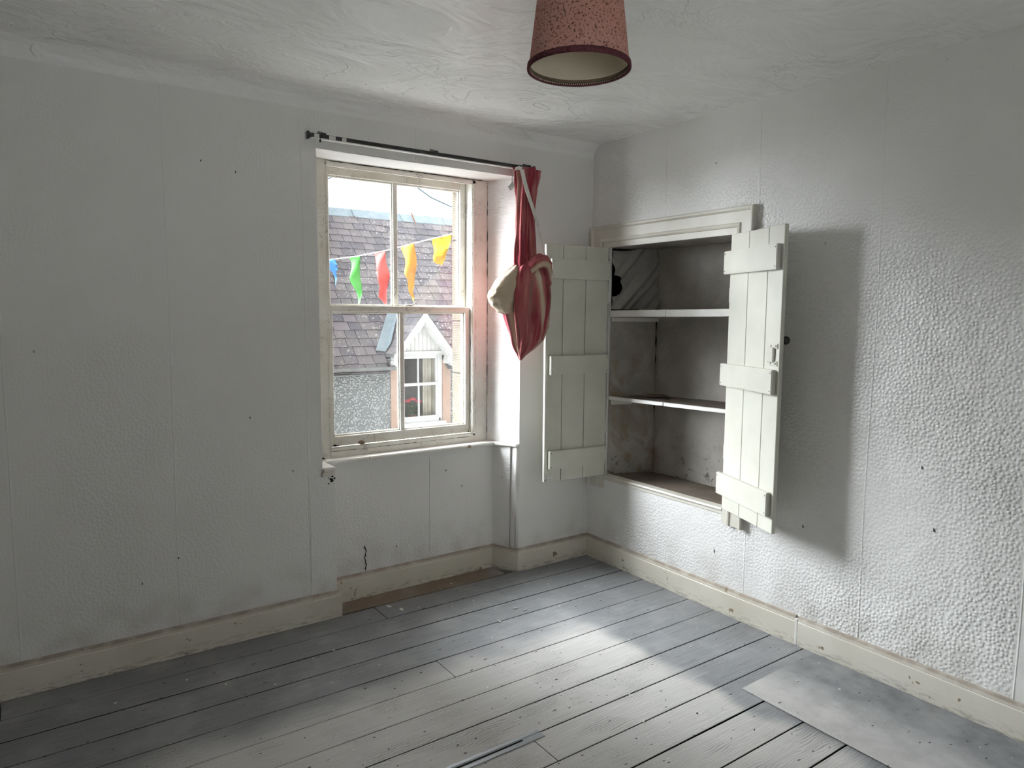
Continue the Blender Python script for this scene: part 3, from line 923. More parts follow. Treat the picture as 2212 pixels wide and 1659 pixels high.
def plank_door(hinge, end, s_led, lab, latch=False, hingeplate=False):
    h = Vector(hinge); e = Vector(end); d = (e - h).normalized(); n = Vector((-d.y, d.x))
    c_ = Vector((-2.7657, -3.1420)) - h
    if n.dot(c_) < 0: n = -n
    L = .42
    dr = bpy.data.objects.new('door', None); COL.objects.link(dr); dr.parent = cup; dr['_abs'] = 1
    dr.matrix_parent_inverse = Matrix.Translation(-Vector(cup.location))
    dr['label'] = lab
    def P(s, q, z):
        w = h + d * s + n * q
        return (w.x, w.y, z)
    def ob(nm, s0, s1, q0, q1, z0, z1, mat, bv=.002, seg=1):
        v = [P(s, q, z) for z in (z0, z1) for q in (q0, q1) for s in (s0, s1)]
        mb = MB().add(v, [(0, 2, 3, 1), (4, 5, 7, 6), (0, 1, 5, 4), (2, 6, 7, 3), (0, 4, 6, 2), (1, 3, 7, 5)])
        o = part(nm, mb, mat, None, bevel=bv, seg=seg); o.parent = dr; o.matrix_parent_inverse = Matrix.Identity(4)
        return o
    g = .0013
    for s0, s1 in ((.003, .157 - g), (.157 + g, .309 - g), (.309 + g, L)):
        ob('plank', s0, s1, -.019, 0, .520 + random.uniform(-.001, .001), 1.832 + random.uniform(-.001, .003), M['cream'], .002)
    ob('plank_tongue', .01, L - .01, -.013, -.008, .53, 1.82, M['gap'], 0)
    for z0, z1 in ((1.648, 1.755), (1.122, 1.227), (.593, .698)):
        o = ob('ledge', s_led[0], s_led[1], 0.0005, .023, z0, z1, M['cream'], .003, 2)
        for s in (s_led[0] + .012, s_led[1] - .012):
            for z in (z0 + .014, z1 - .014):
                ob('nail', s - .0022, s + .0022, .0225, .0245, z - .0022, z + .0022, M['gap'], .0008)
    if latch:
        ob('latch_plate', .352, .408, 0, .004, 1.317, 1.338, M['metalpaint'], .001)
        ob('latch_plate', .352, .408, 0, .004, 1.243, 1.264, M['metalpaint'], .001)
        ob('latch_case', .345, .388, 0, .012, 1.258, 1.322, M['metalpaint'], .003)
        for s in (.363, .398):
            for z in (1.328, 1.253):
                ob('screw', s - .004, s + .004, .0035, .0055, z - .004, z + .004, M['screw'], .0015)
        # black knob on the outer face
        k = MB()
        c0 = h + d * .402
        pts = [(c0 + n * q) for q in (-.018, -.028, -.032, -.040, -.050, -.056)]
        k.tube([(p.x, p.y, 1.352) for p in pts], [.008, .007, .016, .019, .015, .004], 18)
        o = part('knob', k, M['black'], None, smooth=True, label='small round black door knob'); o.parent = dr; o.matrix_parent_inverse = Matrix.Identity(4)
    if hingeplate:
        ob('catch_plate', .368, .412, 0, .0025, .524, .566, M['lip'], .0008)
        for s, z in ((.376, .532), (.39, .553), (.402, .534), (.378, .558), (.405, .556)):
            ob('nail', s - .0016, s + .0016, .002, .0035, z - .0016, z + .0016, M['gap'], .0005)
        k = MB()
        a_ = h + d * .413
        k.tube([P(.413, .000, .535), P(.413, .006, .535), P(.413, .009, .535)], [.006, .006, .003], 10)
        o = part('bolt_end', k, M['screw'], None, smooth=True); o.parent = dr; o.matrix_parent_inverse = Matrix.Identity(4)
    # two butt hinges at the hanging edge
    for z in (1.55, .80):
        k = MB().tube([P(.0, -.006, z - .035), P(.0, -.006, z + .035)], .005, 10)
        o = part('hinge', k, M['arch'], None, smooth=True, ang=40); o.parent = dr; o.matrix_parent_inverse = Matrix.Identity(4)
    return dr
plank_door((-.004, -.152), (-.418, -.111), (.004, .398), 'left plank door with three ledges, folded towards the window', hingeplate=True)
plank_door((-.012, -.995), (-.168, -1.383), (-.020, .404), 'right plank door with three ledges, latch and black knob', latch=True)
m = MB().extrude([(.10, -.36, 1.0015), (.16, -.33, 1.0015), (.21, -.40, 1.003), (.17, -.47, 1.004), (.11, -.43, 1.002)], (.002, 0, .003))
solo('card_scrap', m, M['card'], 'crumpled scrap of brown card lying on the lower cupboard shelf', 'card scrap')
m = MB().tube([(.05, -.50, 1.0045), (.055, -.53, 1.006), (.05, -.56, 1.006), (.058, -.585, 1.005)], [.002, .004, .0035, .0015], 7)
solo('rusty_bolt', m, M['dark'], 'dark rusty bolt lying near the front of the lower cupboard shelf', 'bolt', smooth=True)

# ================================================================== CURTAIN RAIL AND CURTAIN
rail = thing('curtain_rail', 'thin black curtain rail with flaking paint fixed above the window', 'curtain rail', (-1.08, -.04, 2.22))
part('track', MB().box(-1.69, -.466, -.047, -.033, 2.2215, 2.240), M['black'], rail, bevel=.002)
part('track_edge', MB().box(-1.68, -.50, -.050, -.031, 2.2165, 2.2218), M['lip'], rail, bevel=.001, label='pale lower edge of the rail')
for x in (-1.625, -1.06, -.495):
    part('bracket', MB().extrude([(x - .012, -.001, 2.225), (x - .012, -.05, 2.228), (x - .012, -.05, 2.246), (x - .012, -.02, 2.25), (x - .012, -.001, 2.262)], (.024, 0, 0)), M['black'], rail, bevel=.002)
part('end_stop', MB().box(-1.700, -1.688, -.052, -.028, 2.212, 2.246), M['black'], rail, bevel=.003)
part('end_stop', MB().box(-.468, -.456, -.052, -.028, 2.212, 2.246), M['black'], rail, bevel=.003)
for x in (-1.66, -1.64, -.55, -.535, -.52, -.505, -.49):
    part('glider', MB().box(x - .003, x + .003, -.050, -.038, 2.204, 2.222), M['plastic'] if x < -1.65 else M['black'], rail, bevel=.001)
for x0, x1 in ((-1.668, -1.645), (-1.60, -1.57), (-1.54, -1.52)):
    part('paint_patch', MB().box(x0, x1, -.0478, -.0465, 2.222, 2.238), M['lip'], rail)

cur = thing('curtain', 'faded red and cream cotton curtain knotted up at the end of its rail', 'curtain', (-.56, -.11, 1.21))
def loft(rings, nseg, fn, name, stripe, closed_ends=True, sub=1):
    """rings: (cx, cy, cz, rx, ry); fn(t, a) radial factor; uv = (t along, stripe(t, a))"""
    def lerp(t):
        f = t * (len(rings) - 1); i = min(int(f), len(rings) - 2); k = f - i
        k2 = k
        return [a + (b - a) * k2 for a, b in zip(rings[i], rings[i + 1])]
    NT = (len(rings) - 1) * 6
    mb = MB(); uvs = []
    for j in range(NT + 1):
        t = j / NT
        cx, cy, cz, rx, ry = lerp(t)
        for k in range(nseg):
            a = 2 * math.pi * k / nseg
            q = fn(t, a)
            q *= 1 + .10 * mnoise.noise((math.cos(a) * 2.6, math.sin(a) * 2.6, t * 5.5)) * min(1, 8 * (1 - t))
            mb.v.append((cx + rx * q * math.cos(a), cy + ry * q * math.sin(a), cz + .004 * math.sin(3 * a + 5 * t)))
    for j in range(NT):
        for k in range(nseg):
            mb.f.append((j * nseg + k, j * nseg + (k + 1) % nseg, (j + 1) * nseg + (k + 1) % nseg, (j + 1) * nseg + k))
    if closed_ends:
        mb.f.append(tuple(range(nseg - 1, -1, -1))); mb.f.append(tuple(NT * nseg + k for k in range(nseg)))
    o = part(name, mb, M['cloth'], cur, smooth=True)
    me = o.data
    uvl = me.uv_layers.new(name='UVMap')
    for lp in me.loops:
        vi = lp.vertex_index; j, k = divmod(vi, nseg)
        t = j / NT; a = 2 * math.pi * k / nseg
        uvl.data[lp.index].uv = (a / (2 * math.pi) * 3, stripe(t, a))
    return o
# -a = 0 points +x (right), a = -90 deg points -y (to the room)
def gauss(x, w): return math.exp(-(x / w) ** 2)
def adiff(a, b):
    d = (a - b + math.pi) % (2 * math.pi) - math.pi
    return d
loft([(-.535, -.085, 2.215, .072, .040), (-.540, -.09, 2.18, .066, .042), (-.552, -.095, 2.12, .054, .040), (-.560, -.10, 2.02, .050, .036), (-.565, -.105, 1.90, .052, .036),
      (-.568, -.11, 1.80, .056, .038), (-.570, -.115, 1.725, .056, .042), (-.572, -.12, 1.68, .050, .040)], 96,
     lambda t, a: 1 + (.26 - .12 * t) * math.sin(8 * a + 2.0 * t) * (1 if t < .35 else .8) + .16 * math.sin(3 * a + 3 * t + 1.2) * (.4 + t), 'gathered_length',
     lambda t, a: .20 + .07 * math.sin(2 * a + 4 * t) + .03 * gauss(adiff(a, R(188)), .30))
def fold(t, a):
    """sharp valleys between rounded pleats, running down the cloth"""
    k = 5.5
    ph = k * a + 1.3 * math.sin(2.6 * t + a) + .8
    v = abs(math.sin(ph / 2))
    env = min(1.0, .35 + t * 2.2) * (1 if t < .8 else max(.2, (1 - t) * 5))
    return .86 + .26 * v ** .7 * env + .04 * math.sin(13 * a + 7 * t)
loft([(-.552, -.120, 1.735, .050, .035), (-.555, -.122, 1.70, .095, .058), (-.555, -.125, 1.65, .116, .072), (-.560, -.128, 1.55, .128, .078), (-.560, -.128, 1.45, .124, .074),
      (-.555, -.126, 1.38, .113, .064), (-.556, -.125, 1.314, .092, .050), (-.576, -.125, 1.27, .056, .036), (-.594, -.125, 1.235, .024, .018), (-.600, -.125, 1.213, .008, .006)], 150,
     fold, 'knotted_drape',
     lambda t, a: .20 + .05 * math.sin(3 * a + 3 * t) + .30 * max(.9 * gauss(adiff(a, R(196)), .20) * (1 - .35 * t), gauss(adiff(a, R(-95 + 62 * t)), .15) * (.95 if t < .7 else .25), .8 * gauss(adiff(a, R(-18 - 20 * t)), .16) * (1 - t * .7)))
# cream pouch to the left of the knot, creased along its length
def pouch(t, a):
    q = (t * 5.2 + .55 * math.sin(a + .6)) % 1.0
    return .90 + .15 * (math.sin(math.pi * q) ** .5) + .02 * math.sin(4 * a + 9 * t)
loft([(-.630, -.115, 1.708, .012, .012), (-.650, -.118, 1.680, .036, .032), (-.676, -.120, 1.632, .066, .048), (-.698, -.122, 1.58, .088, .056), (-.714, -.122, 1.535, .090, .054), (-.704, -.12, 1.495, .068, .042), (-.684, -.12, 1.464, .050, .030), (-.676, -.12, 1.457, .042, .020)], 72,
     pouch, 'cream_pouch', lambda t, a: .47 + (.30 if t > .955 else 0))
# roll of cloth pulled over the knot
m = MB()
NTR = 28
rp = []
for i in range(NTR + 1):
    t = i / NTR
    a = R(200 - 205 * t)
    rp.append((-.505 + .062 * math.cos(a), -.150 - .022 * math.sin(math.pi * t), 1.665 + .068 * math.sin(a) - .05 * max(0, t - .75) * 4))
m.tube(rp, [.020 + .018 * math.sin(math.pi * min(1, t_ / NTR * 1.1)) + .003 * math.sin(t_ * 1.9) for t_ in range(NTR + 1)], 26)
o = part('rolled_fold', m, M['cloth'], cur, smooth=True)
uvl = o.data.uv_layers.new(name='UVMap')
for lp in o.data.loops:
    j, k = divmod(lp.vertex_index, 26)
    uvl.data[lp.index].uv = (k / 26 * 3, .20 + .30 * gauss(adiff(2 * math.pi * k / 26, R(330)), .45))
def ribbon(name, pts, w, side=(1, 0, 0)):
    mb = MB(); S = Vector(side).normalized()
    for i, p in enumerate(pts):
        ww = w[i] if isinstance(w, (list, tuple)) else w
        p = Vector(p)
        for q in (-.0006, .0006):
            for sg in (-1, 1):
                mb.v.append(tuple(p + S * ww * sg + Vector((0, q, 0))))
    for i in range(len(pts) - 1):
        a = 4 * i
        mb.f += [(a, a + 1, a + 5, a + 4), (a + 2, a + 6, a + 7, a + 3), (a, a + 4, a + 6, a + 2), (a + 1, a + 3, a + 7, a + 5)]
    mb.f += [(0, 2, 3, 1), tuple(4 * (len(pts) - 1) + e for e in (0, 1, 3, 2))]
    return part(name, mb, M['tape'], cur, smooth=False)
ribbon('heading_tape', [(-.618, -.150, 2.192), (-.600, -.152, 2.13), (-.575, -.155, 2.06), (-.548, -.160, 1.99), (-.530, -.165, 1.94), (-.512, -.166, 1.88), (-.492, -.166, 1.82), (-.474, -.166, 1.765), (-.456, -.166, 1.70), (-.445, -.166, 1.64)],
       [.012, .012, .011, .011, .010, .008, .005, .004, .008, .006], (1, 0, .35))
ribbon('heading_tape', [(-.618, -.150, 2.196), (-.640, -.150, 2.200), (-.662, -.150, 2.190), (-.676, -.150, 2.165), (-.680, -.150, 2.130), (-.679, -.150, 2.112)], [.009, .011, .011, .008, .006, .006], (.5, 0, 1))
ribbon('heading_tape', [(-.672, -.152, 2.118), (-.686, -.152, 2.098), (-.700, -.152, 2.088)], [.012, .013, .012], (.6, 0, -.8))

# ================================================================== PENDANT LAMP
LX, LY, LZ = -1.623, -1.784, 2.048
lamp = thing('pendant_lampshade', 'tapered dusty pink fabric lampshade with plum braid hanging from the ceiling', 'lampshade', (LX, LY, LZ))
SH = .235
def rad(z): return .1225 - (z - LZ) * .118
m = MB().lathe([(rad(LZ) , LZ), (rad(LZ + SH), LZ + SH), (rad(LZ + SH) - .0015, LZ + SH), (rad(LZ) - .0015, LZ)], LX, LY, 96, close=True)
part('shade', m, M['shade'], lamp, smooth=True, ang=40)
m = MB().lathe([(rad(LZ) - .0018, LZ + .001), (rad(LZ + SH) - .0018, LZ + SH - .001), (rad(LZ + SH) - .0026, LZ + SH - .001), (rad(LZ) - .0026, LZ + .001)], LX, LY, 96, close=True)
part('lining', m, M['shade_in'], lamp, smooth=True, ang=40)
m = MB(); n0 = 0
seg = 288
prof = [(rad(LZ) + .0004, LZ + .0125), (rad(LZ) + .0028, LZ + .011), (rad(LZ) + .0030, LZ + .002), (rad(LZ) + .0020, LZ - .0020), (rad(LZ) - .0030, LZ - .0012), (rad(LZ) - .0030, LZ + .006), (rad(LZ) + .0002, LZ + .006)]
for r, z in prof:
    for k in range(seg):
        t = 2 * math.pi * k / seg
        j = (.0009 if k % 2 else -.0004) if z < LZ + .003 else 0
        m.v.append((LX + (r + j) * math.cos(t), LY + (r + j) * math.sin(t), z - j))
for i in range(len(prof)):
    i2 = (i + 1) % len(prof)
    for k in range(seg):
        m.f.append((i * seg + k, i * seg + (k + 1) % seg, i2 * seg + (k + 1) % seg, i2 * seg + k))
part('braid', m, M['braid'], lamp, smooth=True)
m = MB().lathe([(rad(LZ + SH) + .0028, LZ + SH - .010), (rad(LZ + SH) + .0028, LZ + SH + .001), (rad(LZ + SH) - .003, LZ + SH + .001), (rad(LZ + SH), LZ + SH - .010)], LX, LY, 96, close=True)
part('braid', m, M['braid'], lamp, smooth=True, ang=40)
m = MB().lathe([(rad(LZ) - .0035, LZ + .004), (rad(LZ) - .0028, LZ + .013), (rad(LZ) - .0040, LZ + .013)], LX, LY, 96, close=True)
part('lower_ring', m, M['card'], lamp, smooth=True)
for a in (20, 140, 260):
    t = R(a)
    part('spoke', MB().tube([(LX + .018 * math.cos(t), LY + .018 * math.sin(t), LZ + SH - .03), (LX + rad(LZ + SH) * .97 * math.cos(t), LY + rad(LZ + SH) * .97 * math.sin(t), LZ + SH - .004)], .0012, 6), M['plastic'], lamp)
part('lampholder', MB().lathe([(.0, LZ + .135), (.013, LZ + .137), (.014, LZ + .17), (.019, LZ + .172), (.019, LZ + .21), (.012, LZ + .225), (.004, LZ + .235), (0, LZ + .236)], LX, LY, 20), M['plastic'], lamp, smooth=True, ang=40)
part('flex', MB().tube([(LX, LY, LZ + .23), (LX, LY, H - .02)], .003, 8), M['plastic'], lamp, smooth=True)
part('ceiling_rose', MB().lathe([(0, H - .03), (.010, H - .03), (.034, H - .018), (.038, H), (0, H)], LX, LY, 28), M['plastic'], lamp, smooth=True, ang=50)

# ================================================================== FLOOR THINGS
m = MB()
sh = [(-.026, -1.524), (-.026, -3.3), (-.534, -3.3), (-.532, -1.9), (-.528, -1.528), (-.30, -1.521)]
m.prism(sh[::-1], .0012, .0050)
solo('hardboard_sheet', m, M['sheet'], 'grey painted hardboard sheet lying on the floorboards along the skirting', 'board', bevel=.0012)
strip_o = thing('threshold_strip', 'short grey metal carpet strip lying along a floorboard joint', 'metal strip', (-1.8, -1.315, .0))
# ridged profile
prf = [(-.026, .001), (-.025, .0028), (-.010, .0036), (-.004, .0018), (.004, .0018), (.010, .0040), (.025, .0028), (.026, .001)]
m = MB()
for x in (-2.25, -1.352):
    for y, z in prf: m.v.append((x, -1.313 + y * (.9), z))
k = len(prf)
m.f += [(i, i + 1, k + i + 1, k + i) for i in range(k - 1)] + [(0, k, 2 * k - 1, k - 1), tuple(range(k)), tuple(range(2 * k - 1, k - 1, -1))]
part('bar', m, M['alu'], strip_o)
part('groove', MB().box(-2.24, -1.43, -1.3165, -1.3095, .0019, .0021), M['dark'], strip_o)
# plaster crumbs, paint flakes and fibres left on the boards
crumbs = [(-1.02, -1.79, 0), (-1.005, -1.47, 1), (-1.775, -.745, 1), (-.98, -.50, 1), (-.80, -.46, 1), (-.83, -.42, 1), (-.63, -.52, 2), (-1.335, -.045, 3),
          (-1.30, -.11, 3), (-1.22, -.14, 2), (-.93, .04, 2), (-1.62, -.56, 2), (-1.46, -1.06, 2), (-1.93, -1.04, 2), (-.60, -.98, 2), (-.42, -1.18, 2),
          (-.30, -1.62, 2), (-.22, -1.75, 2), (-1.12, -1.20, 2), (-.92, -1.31, 2), (-.78, -1.68, 2), (-2.30, -.24, 2), (-2.18, -.36, 2), (-2.55, -.27, 2), (-2.02, -.47, 2),
          (-1.10, -.62, 2), (-.50, -.26, 2), (-.36, -.40, 2), (-.95, -.22, 2), (-1.73, -.33, 2)]
cm = []
for kind in range(4):
    mb = MB()
    if kind in (0, 1):
        L_ = .011 if kind == 0 else .012
        mb.tube([(0, -L_, .0026), (.001, 0, .003), (0, L_, .0026)], [.0022, .0026, .0020], 7)
    elif kind == 2:
        n_ = 7
        ring = [(.0045 * random.uniform(.6, 1.2) * math.cos(2 * math.pi * i / n_), .0045 * random.uniform(.6, 1.2) * math.sin(2 * math.pi * i / n_)) for i in range(n_)]
        mb.prism(ring, 0, .0018)
    else:
        n_ = 9
        ring = [(.020 * random.uniform(.6, 1.1) * math.cos(2 * math.pi * i / n_), .010 * random.uniform(.6, 1.1) * math.sin(2 * math.pi * i / n_)) for i in range(n_)]
        mb.prism(ring, 0, .0012)
    cm.append(mb.mesh('plaster_crumb', M['lip']))
for x, y, kd in crumbs:
    o = link('plaster_crumb', cm[kd], None, (x, y, .0011 if not (x > -.53 and y < -1.53) else .0051))
    o.rotation_euler.z = random.uniform(0, 6.28)
    o['label'] = {(-1.02, -1.79): 'stubby white plug lying on the boards nearest the hardboard sheet', (-1.005, -1.47): 'short pale stub lying in the middle of the pale boards',
                  (-1.775, -.745): 'short white stick of plaster towards the dark left boards', (-.98, -.50): 'thin white splinter left of two others below the window corner',
                  (-.80, -.46): 'white splinter in the middle of the boards before the window corner', (-.83, -.42): 'white splinter nearest the window corner on the boards',
                  (-1.335, -.045): 'broad flat cream paint flake on the brown-edged board in the recess', (-1.30, -.11): 'flat pale paint flake just in front of the window recess',
                  }.get((x, y), 'tiny round off-white plaster crumb lying loose on the floor')
    o['category'] = 'plaster crumb'; o['group'] = 'plaster crumbs and flakes scattered on the floor'

# ================================================================== OUTSIDE
struct('ground', MB().box(-40, 40, -40, 40, -3.4, -3.21), M['asphalt'], 'grey street between the houses')
D = 8.0
EZ, TP = .56, 1.04                       # eaves height, tangent of the roof pitch
house = thing('neighbour_house', 'harled house across the street with slate roof, peach margins and a white gabled dormer', 'house', (2.5, D, -3.1))
def hp(name, mb, mat, **kw): return part(name, mb, mat, house, **kw)
WX0, WX1, WZ0, WZ1 = 2.61, 3.455, -.50, .735
m = MB()
m.box(-7, 2.455, D, D + .3, -3.1, .50); m.box(3.645, 9, D, D + .3, -3.1, .50)
m.box(2.455, 3.645, D + .02, D + .3, -3.1, WZ0 - .1)
hp('wall', m, M['harl'])
hp('margin', MB().box(2.455, WX0, D - .02, D + .25, -.86, .62), M['peach'], bevel=.004)
hp('margin', MB().box(WX1 + .03, 3.645, D - .02, D + .25, -.86, .62), M['peach'], bevel=.004)
hp('back_gable', MB().extrude([(-7, D + .3, .4), (-7, 13.5, .4), (-7, 10.95, 3.5)], (.2, 0, 0)), M['harl'])
hp('back_gable', MB().extrude([(8.8, D + .3, .4), (8.8, 13.5, .4), (8.8, 10.95, 3.5)], (.2, 0, 0)), M['harl'])
hp('rear_wall', MB().box(-7, 9, 13.4, 13.6, -3.1, .5), M['harl'])
m = MB().box(-2.6, .55, D + .35, D + 6.5, -3.1, 9.0)  # unseen block added to keep the sun off the visible roof
hp('sun_blocker', m, M['harl'])
# roof with slates laid one by one
roof = bpy.data.objects.new('roof', None); COL.objects.link(roof); roof.parent = house; roof['_abs'] = 1
roof.matrix_parent_inverse = Matrix.Translation(-Vector(house.location))
th = math.atan(TP); RY, RZ = D - .12, EZ - .12 * TP
up_s = Vector((0, math.cos(th), math.sin(th))); nr = Vector((0, -math.sin(th), math.cos(th)))
SL = 4.30
def rp_(x, s, h=0):
    q = Vector((x, RY, RZ)) + up_s * s + nr * h
    return q
def rsub(name, mb, mat, kind=None, **kw):
    o = part(name, mb, mat, None, kind=kind, **kw); o.parent = roof; o.matrix_parent_inverse = Matrix.Identity(4); return o
DX, DZ, DTP, DHW = 3.03, 1.47, 1.26, .60         # dormer axis, ridge height, pitch, half width
def in_dormer(x, s):
    p = rp_(x, s + .1)
    return p.z < DZ - DTP * abs(x - DX) + .02 and abs(x - DX) < DHW
mb = MB().add([rp_(-7, 0, -.05), rp_(2.36, 0, -.05), rp_(2.36, SL, -.05), rp_(-7, SL, -.05), rp_(-7, 0, -.02), rp_(2.36, 0, -.02), rp_(2.36, SL, -.02), rp_(-7, SL, -.02)],
              [(3, 2, 1, 0), (4, 5, 6, 7), (0, 1, 5, 4), (2, 3, 7, 6), (0, 4, 7, 3), (1, 2, 6, 5)])
mb.add([rp_(3.70, 0, -.05), rp_(9, 0, -.05), rp_(9, SL, -.05), rp_(3.70, SL, -.05), rp_(3.70, 0, -.02), rp_(9, 0, -.02), rp_(9, SL, -.02), rp_(3.70, SL, -.02)],
       [(3, 2, 1, 0), (4, 5, 6, 7), (0, 1, 5, 4), (2, 3, 7, 6), (0, 4, 7, 3), (1, 2, 6, 5)])
mb.add([rp_(2.36, 1.30, -.05), rp_(3.70, 1.30, -.05), rp_(3.70, SL, -.05), rp_(2.36, SL, -.05), rp_(2.36, 1.30, -.02), rp_(3.70, 1.30, -.02), rp_(3.70, SL, -.02), rp_(2.36, SL, -.02)],
       [(3, 2, 1, 0), (4, 5, 6, 7), (0, 1, 5, 4), (2, 3, 7, 6), (0, 4, 7, 3), (1, 2, 6, 5)])
rsub('sarking', mb, M['gutter'])
rsub('rear_slope', MB().add([(-7, RY + SL * math.cos(th), RZ + SL * math.sin(th) - .03), (9, RY + SL * math.cos(th), RZ + SL * math.sin(th) - .03), (9, 13.8, .4), (-7, 13.8, .4),
     (-7, RY + SL * math.cos(th), RZ + SL * math.sin(th) - .08), (9, RY + SL * math.cos(th), RZ + SL * math.sin(th) - .08), (9, 13.8, .35), (-7, 13.8, .35)],
     [(0, 1, 2, 3), (7, 6, 5, 4), (0, 4, 5, 1), (2, 6, 7, 3), (0, 3, 7, 4), (1, 5, 6, 2)]), M['slate'])
def slate_mesh(seed):
    rnd = random.Random(seed)
    w = .5
    lowpts = [(-w, rnd.uniform(-.03, .0)), (-w * .4, rnd.uniform(-.035, .0)), (w * .3, rnd.uniform(-.035, 0)), (w, rnd.uniform(-.03, .01))]
    ol = [(x, y) for x, y in lowpts] + [(w, 1.35), (-w, 1.35)]
    return ol
slate_ol = [slate_mesh(i) for i in range(6)]
EXPO = .195
slate_me = []
for ol in slate_ol:                      # unit slate: x across, y up the slope, z off the roof; thick at the tail
    q = MB()
    bot = [(x, y * EXPO, -.001) for x, y in ol]; top = [(x, y * EXPO, .016) for x, y in ol]
    n = len(ol)
    q.add(bot + top, [tuple(range(n - 1, -1, -1)), tuple(range(n, 2 * n))] + [(i, (i + 1) % n, n + (i + 1) % n, n + i) for i in range(n)])
    slate_me.append(q.mesh('slate', M['slate']))
rot = Matrix((Vector((1, 0, 0)), up_s, nr)).transposed().to_4x4()
tilt = Matrix.Rotation(-math.atan2(.011, EXPO), 4, 'X')
rest = MB(); n_sl = 0
ncourse = int(SL / EXPO)
cands = []
for c in range(ncourse):
    s0 = .0 + c * EXPO
    x = -6.98 + random.uniform(0, .2)
    while x < 8.9:
        w = random.uniform(.19, .30)
        xc = x + w / 2; x += w
        if in_dormer(xc, s0): continue
        y = RY + s0 * math.cos(th)
        lo_, hi_ = 1.42 + (y - 8) * .37 - .25, 2.78 + .90 + (y - 8) * .56 + .10     # band the window shows
        vis = lo_ < xc < hi_
        cands.append((vis, xc, s0, w, c))
vis_n = 0
for vis, xc, s0, w, c in cands:
    p = rp_(xc, s0 + random.uniform(-.012, .012), .010 + random.uniform(0, .004))
    mt = Matrix.Translation(p) @ rot @ Matrix.Rotation(R(random.uniform(-.8, .8)), 4, 'Z') @ tilt
    k = random.randrange(6)
    if vis and vis_n < 300:
        o = bpy.data.objects.new('slate', slate_me[k]); COL.objects.link(o)
        o.parent = roof; o.matrix_parent_inverse = Matrix.Identity(4)
        o.matrix_local = mt @ Matrix.Diagonal((w - random.uniform(.006, .014), 1, 1, 1))
        vis_n += 1
    else:
        ol = slate_ol[k]; n = len(ol)
        bot = [mt @ Vector((a * (w - .004), b * EXPO, -.001)) for a, b in ol]; top = [mt @ Vector((a * (w - .004), b * EXPO, .016)) for a, b in ol]
        rest.add(bot + top, [tuple(range(n, 2 * n))] + [(i, (i + 1) % n, n + (i + 1) % n, n + i) for i in range(n)])
rsub('far_slates', rest, M['slate'], kind='stuff')
# lead ridge
pr = RY + SL * math.cos(th); zr = RZ + SL * math.sin(th)
m = MB()
m.add([(-7, pr - .16, zr - .155 + .03), (9, pr - .16, zr - .155 + .03), (9, pr, zr + .05), (-7, pr, zr + .05), (-7, pr + .16, zr - .13), (9, pr + .16, zr - .13),
       (-7, pr - .16, zr - .175), (9, pr - .16, zr - .175), (-7, pr + .16, zr - .18), (9, pr + .16, zr - .18)], [(0, 1, 2, 3), (3, 2, 5, 4), (0, 6, 7, 1), (4, 5, 9, 8), (6, 8, 9, 7)])
rsub('ridge_lead', m, M['lead'], label='pale blue-grey lead ridge')
for x in (2.95, 4.05, 5.1, 1.8):
    rsub('ridge_strap', MB().tube([(x, pr - .17, zr - .12), (x, pr - .05, zr + .02), (x, pr, zr + .065)], .012, 6), M['lead'])
rsub('ridge_peg', MB().tube([(4.34, pr - .17, zr - .16), (4.30, pr - .06, zr + .08)], .016, 6), M['clay'], label='reddish broken strap on the ridge')
# gutter and eaves
def gut(x0, x1):
    g = MB(); n = 9
    for x in (x0, x1):
        for i in range(n):
            a = R(180 + 180 * i / (n - 1)); g.v.append((x, D - .145 + .06 * math.cos(a), .535 + .06 * math.sin(a)))
        for i in range(n - 1, -1, -1):
            a = R(180 + 180 * i / (n - 1)); g.v.append((x, D - .145 + .052 * math.cos(a), .535 + .052 * math.sin(a)))
    q = 2 * n
    g.f += [(i, (i + 1) % q, q + (i + 1) % q, q + i) for i in range(q)] + [tuple(range(q)), tuple(range(2 * q - 1, q - 1, -1))]
    return g
hp('gutter', gut(-7, 2.50), M['gutter'], smooth=True, ang=40)
hp('gutter', gut(3.60, 9), M['gutter'], smooth=True, ang=40)
hp('wallhead', MB().box(-7, 2.44, D - .06, D + .05, .40, .475), M['gutter'], bevel=.01)
hp('downpipe_head', MB().tube([(2.47, D - .12, .80), (2.50, D - .13, .66), (2.52, D - .10, .56)], [.035, .03, .04], 8), M['gutter'], smooth=True)
# dormer
dor = bpy.data.objects.new('dormer', None); COL.objects.link(dor); dor.parent = house; dor['_abs'] = 1
dor.matrix_parent_inverse = Matrix.Translation(-Vector(house.location)); dor['label'] = 'white gabled dormer with boarded gable'
def dp(name, mb, mat, **kw):
    o = part(name, mb, mat, None, **kw); o.parent = dor; o.matrix_parent_inverse = Matrix.Identity(4); return o
def dz(x): return DZ - DTP * abs(x - DX)
dp('gable_backing', MB().extrude([(DX - .50, D - .03, .70), (DX + .50, D - .03, .70), (DX + .50, D - .03, dz(DX + .5) - .08), (DX, D - .03, DZ - .12), (DX - .50, D - .03, dz(DX - .5) - .08)], (0, .2, 0)), M['white_ext'])
nb = 11
for i in range(nb):
    x0 = DX - .44 + i * .08; x1 = x0 + .075
    z0 = .785
    zt0, zt1 = dz(x0) - .10, dz(x1) - .10
    if min(zt0, zt1) < z0 + .02: continue
    pts = [(x0, D - .045, z0), (x1, D - .045, z0), (x1, D - .045, zt1)] + ([(DX, D - .045, DZ - .10)] if x0 < DX < x1 else []) + [(x0, D - .045, zt0)]
    dp('gable_plank', MB().extrude(pts, (0, .02, 0)), M['white_ext'], bevel=.003)
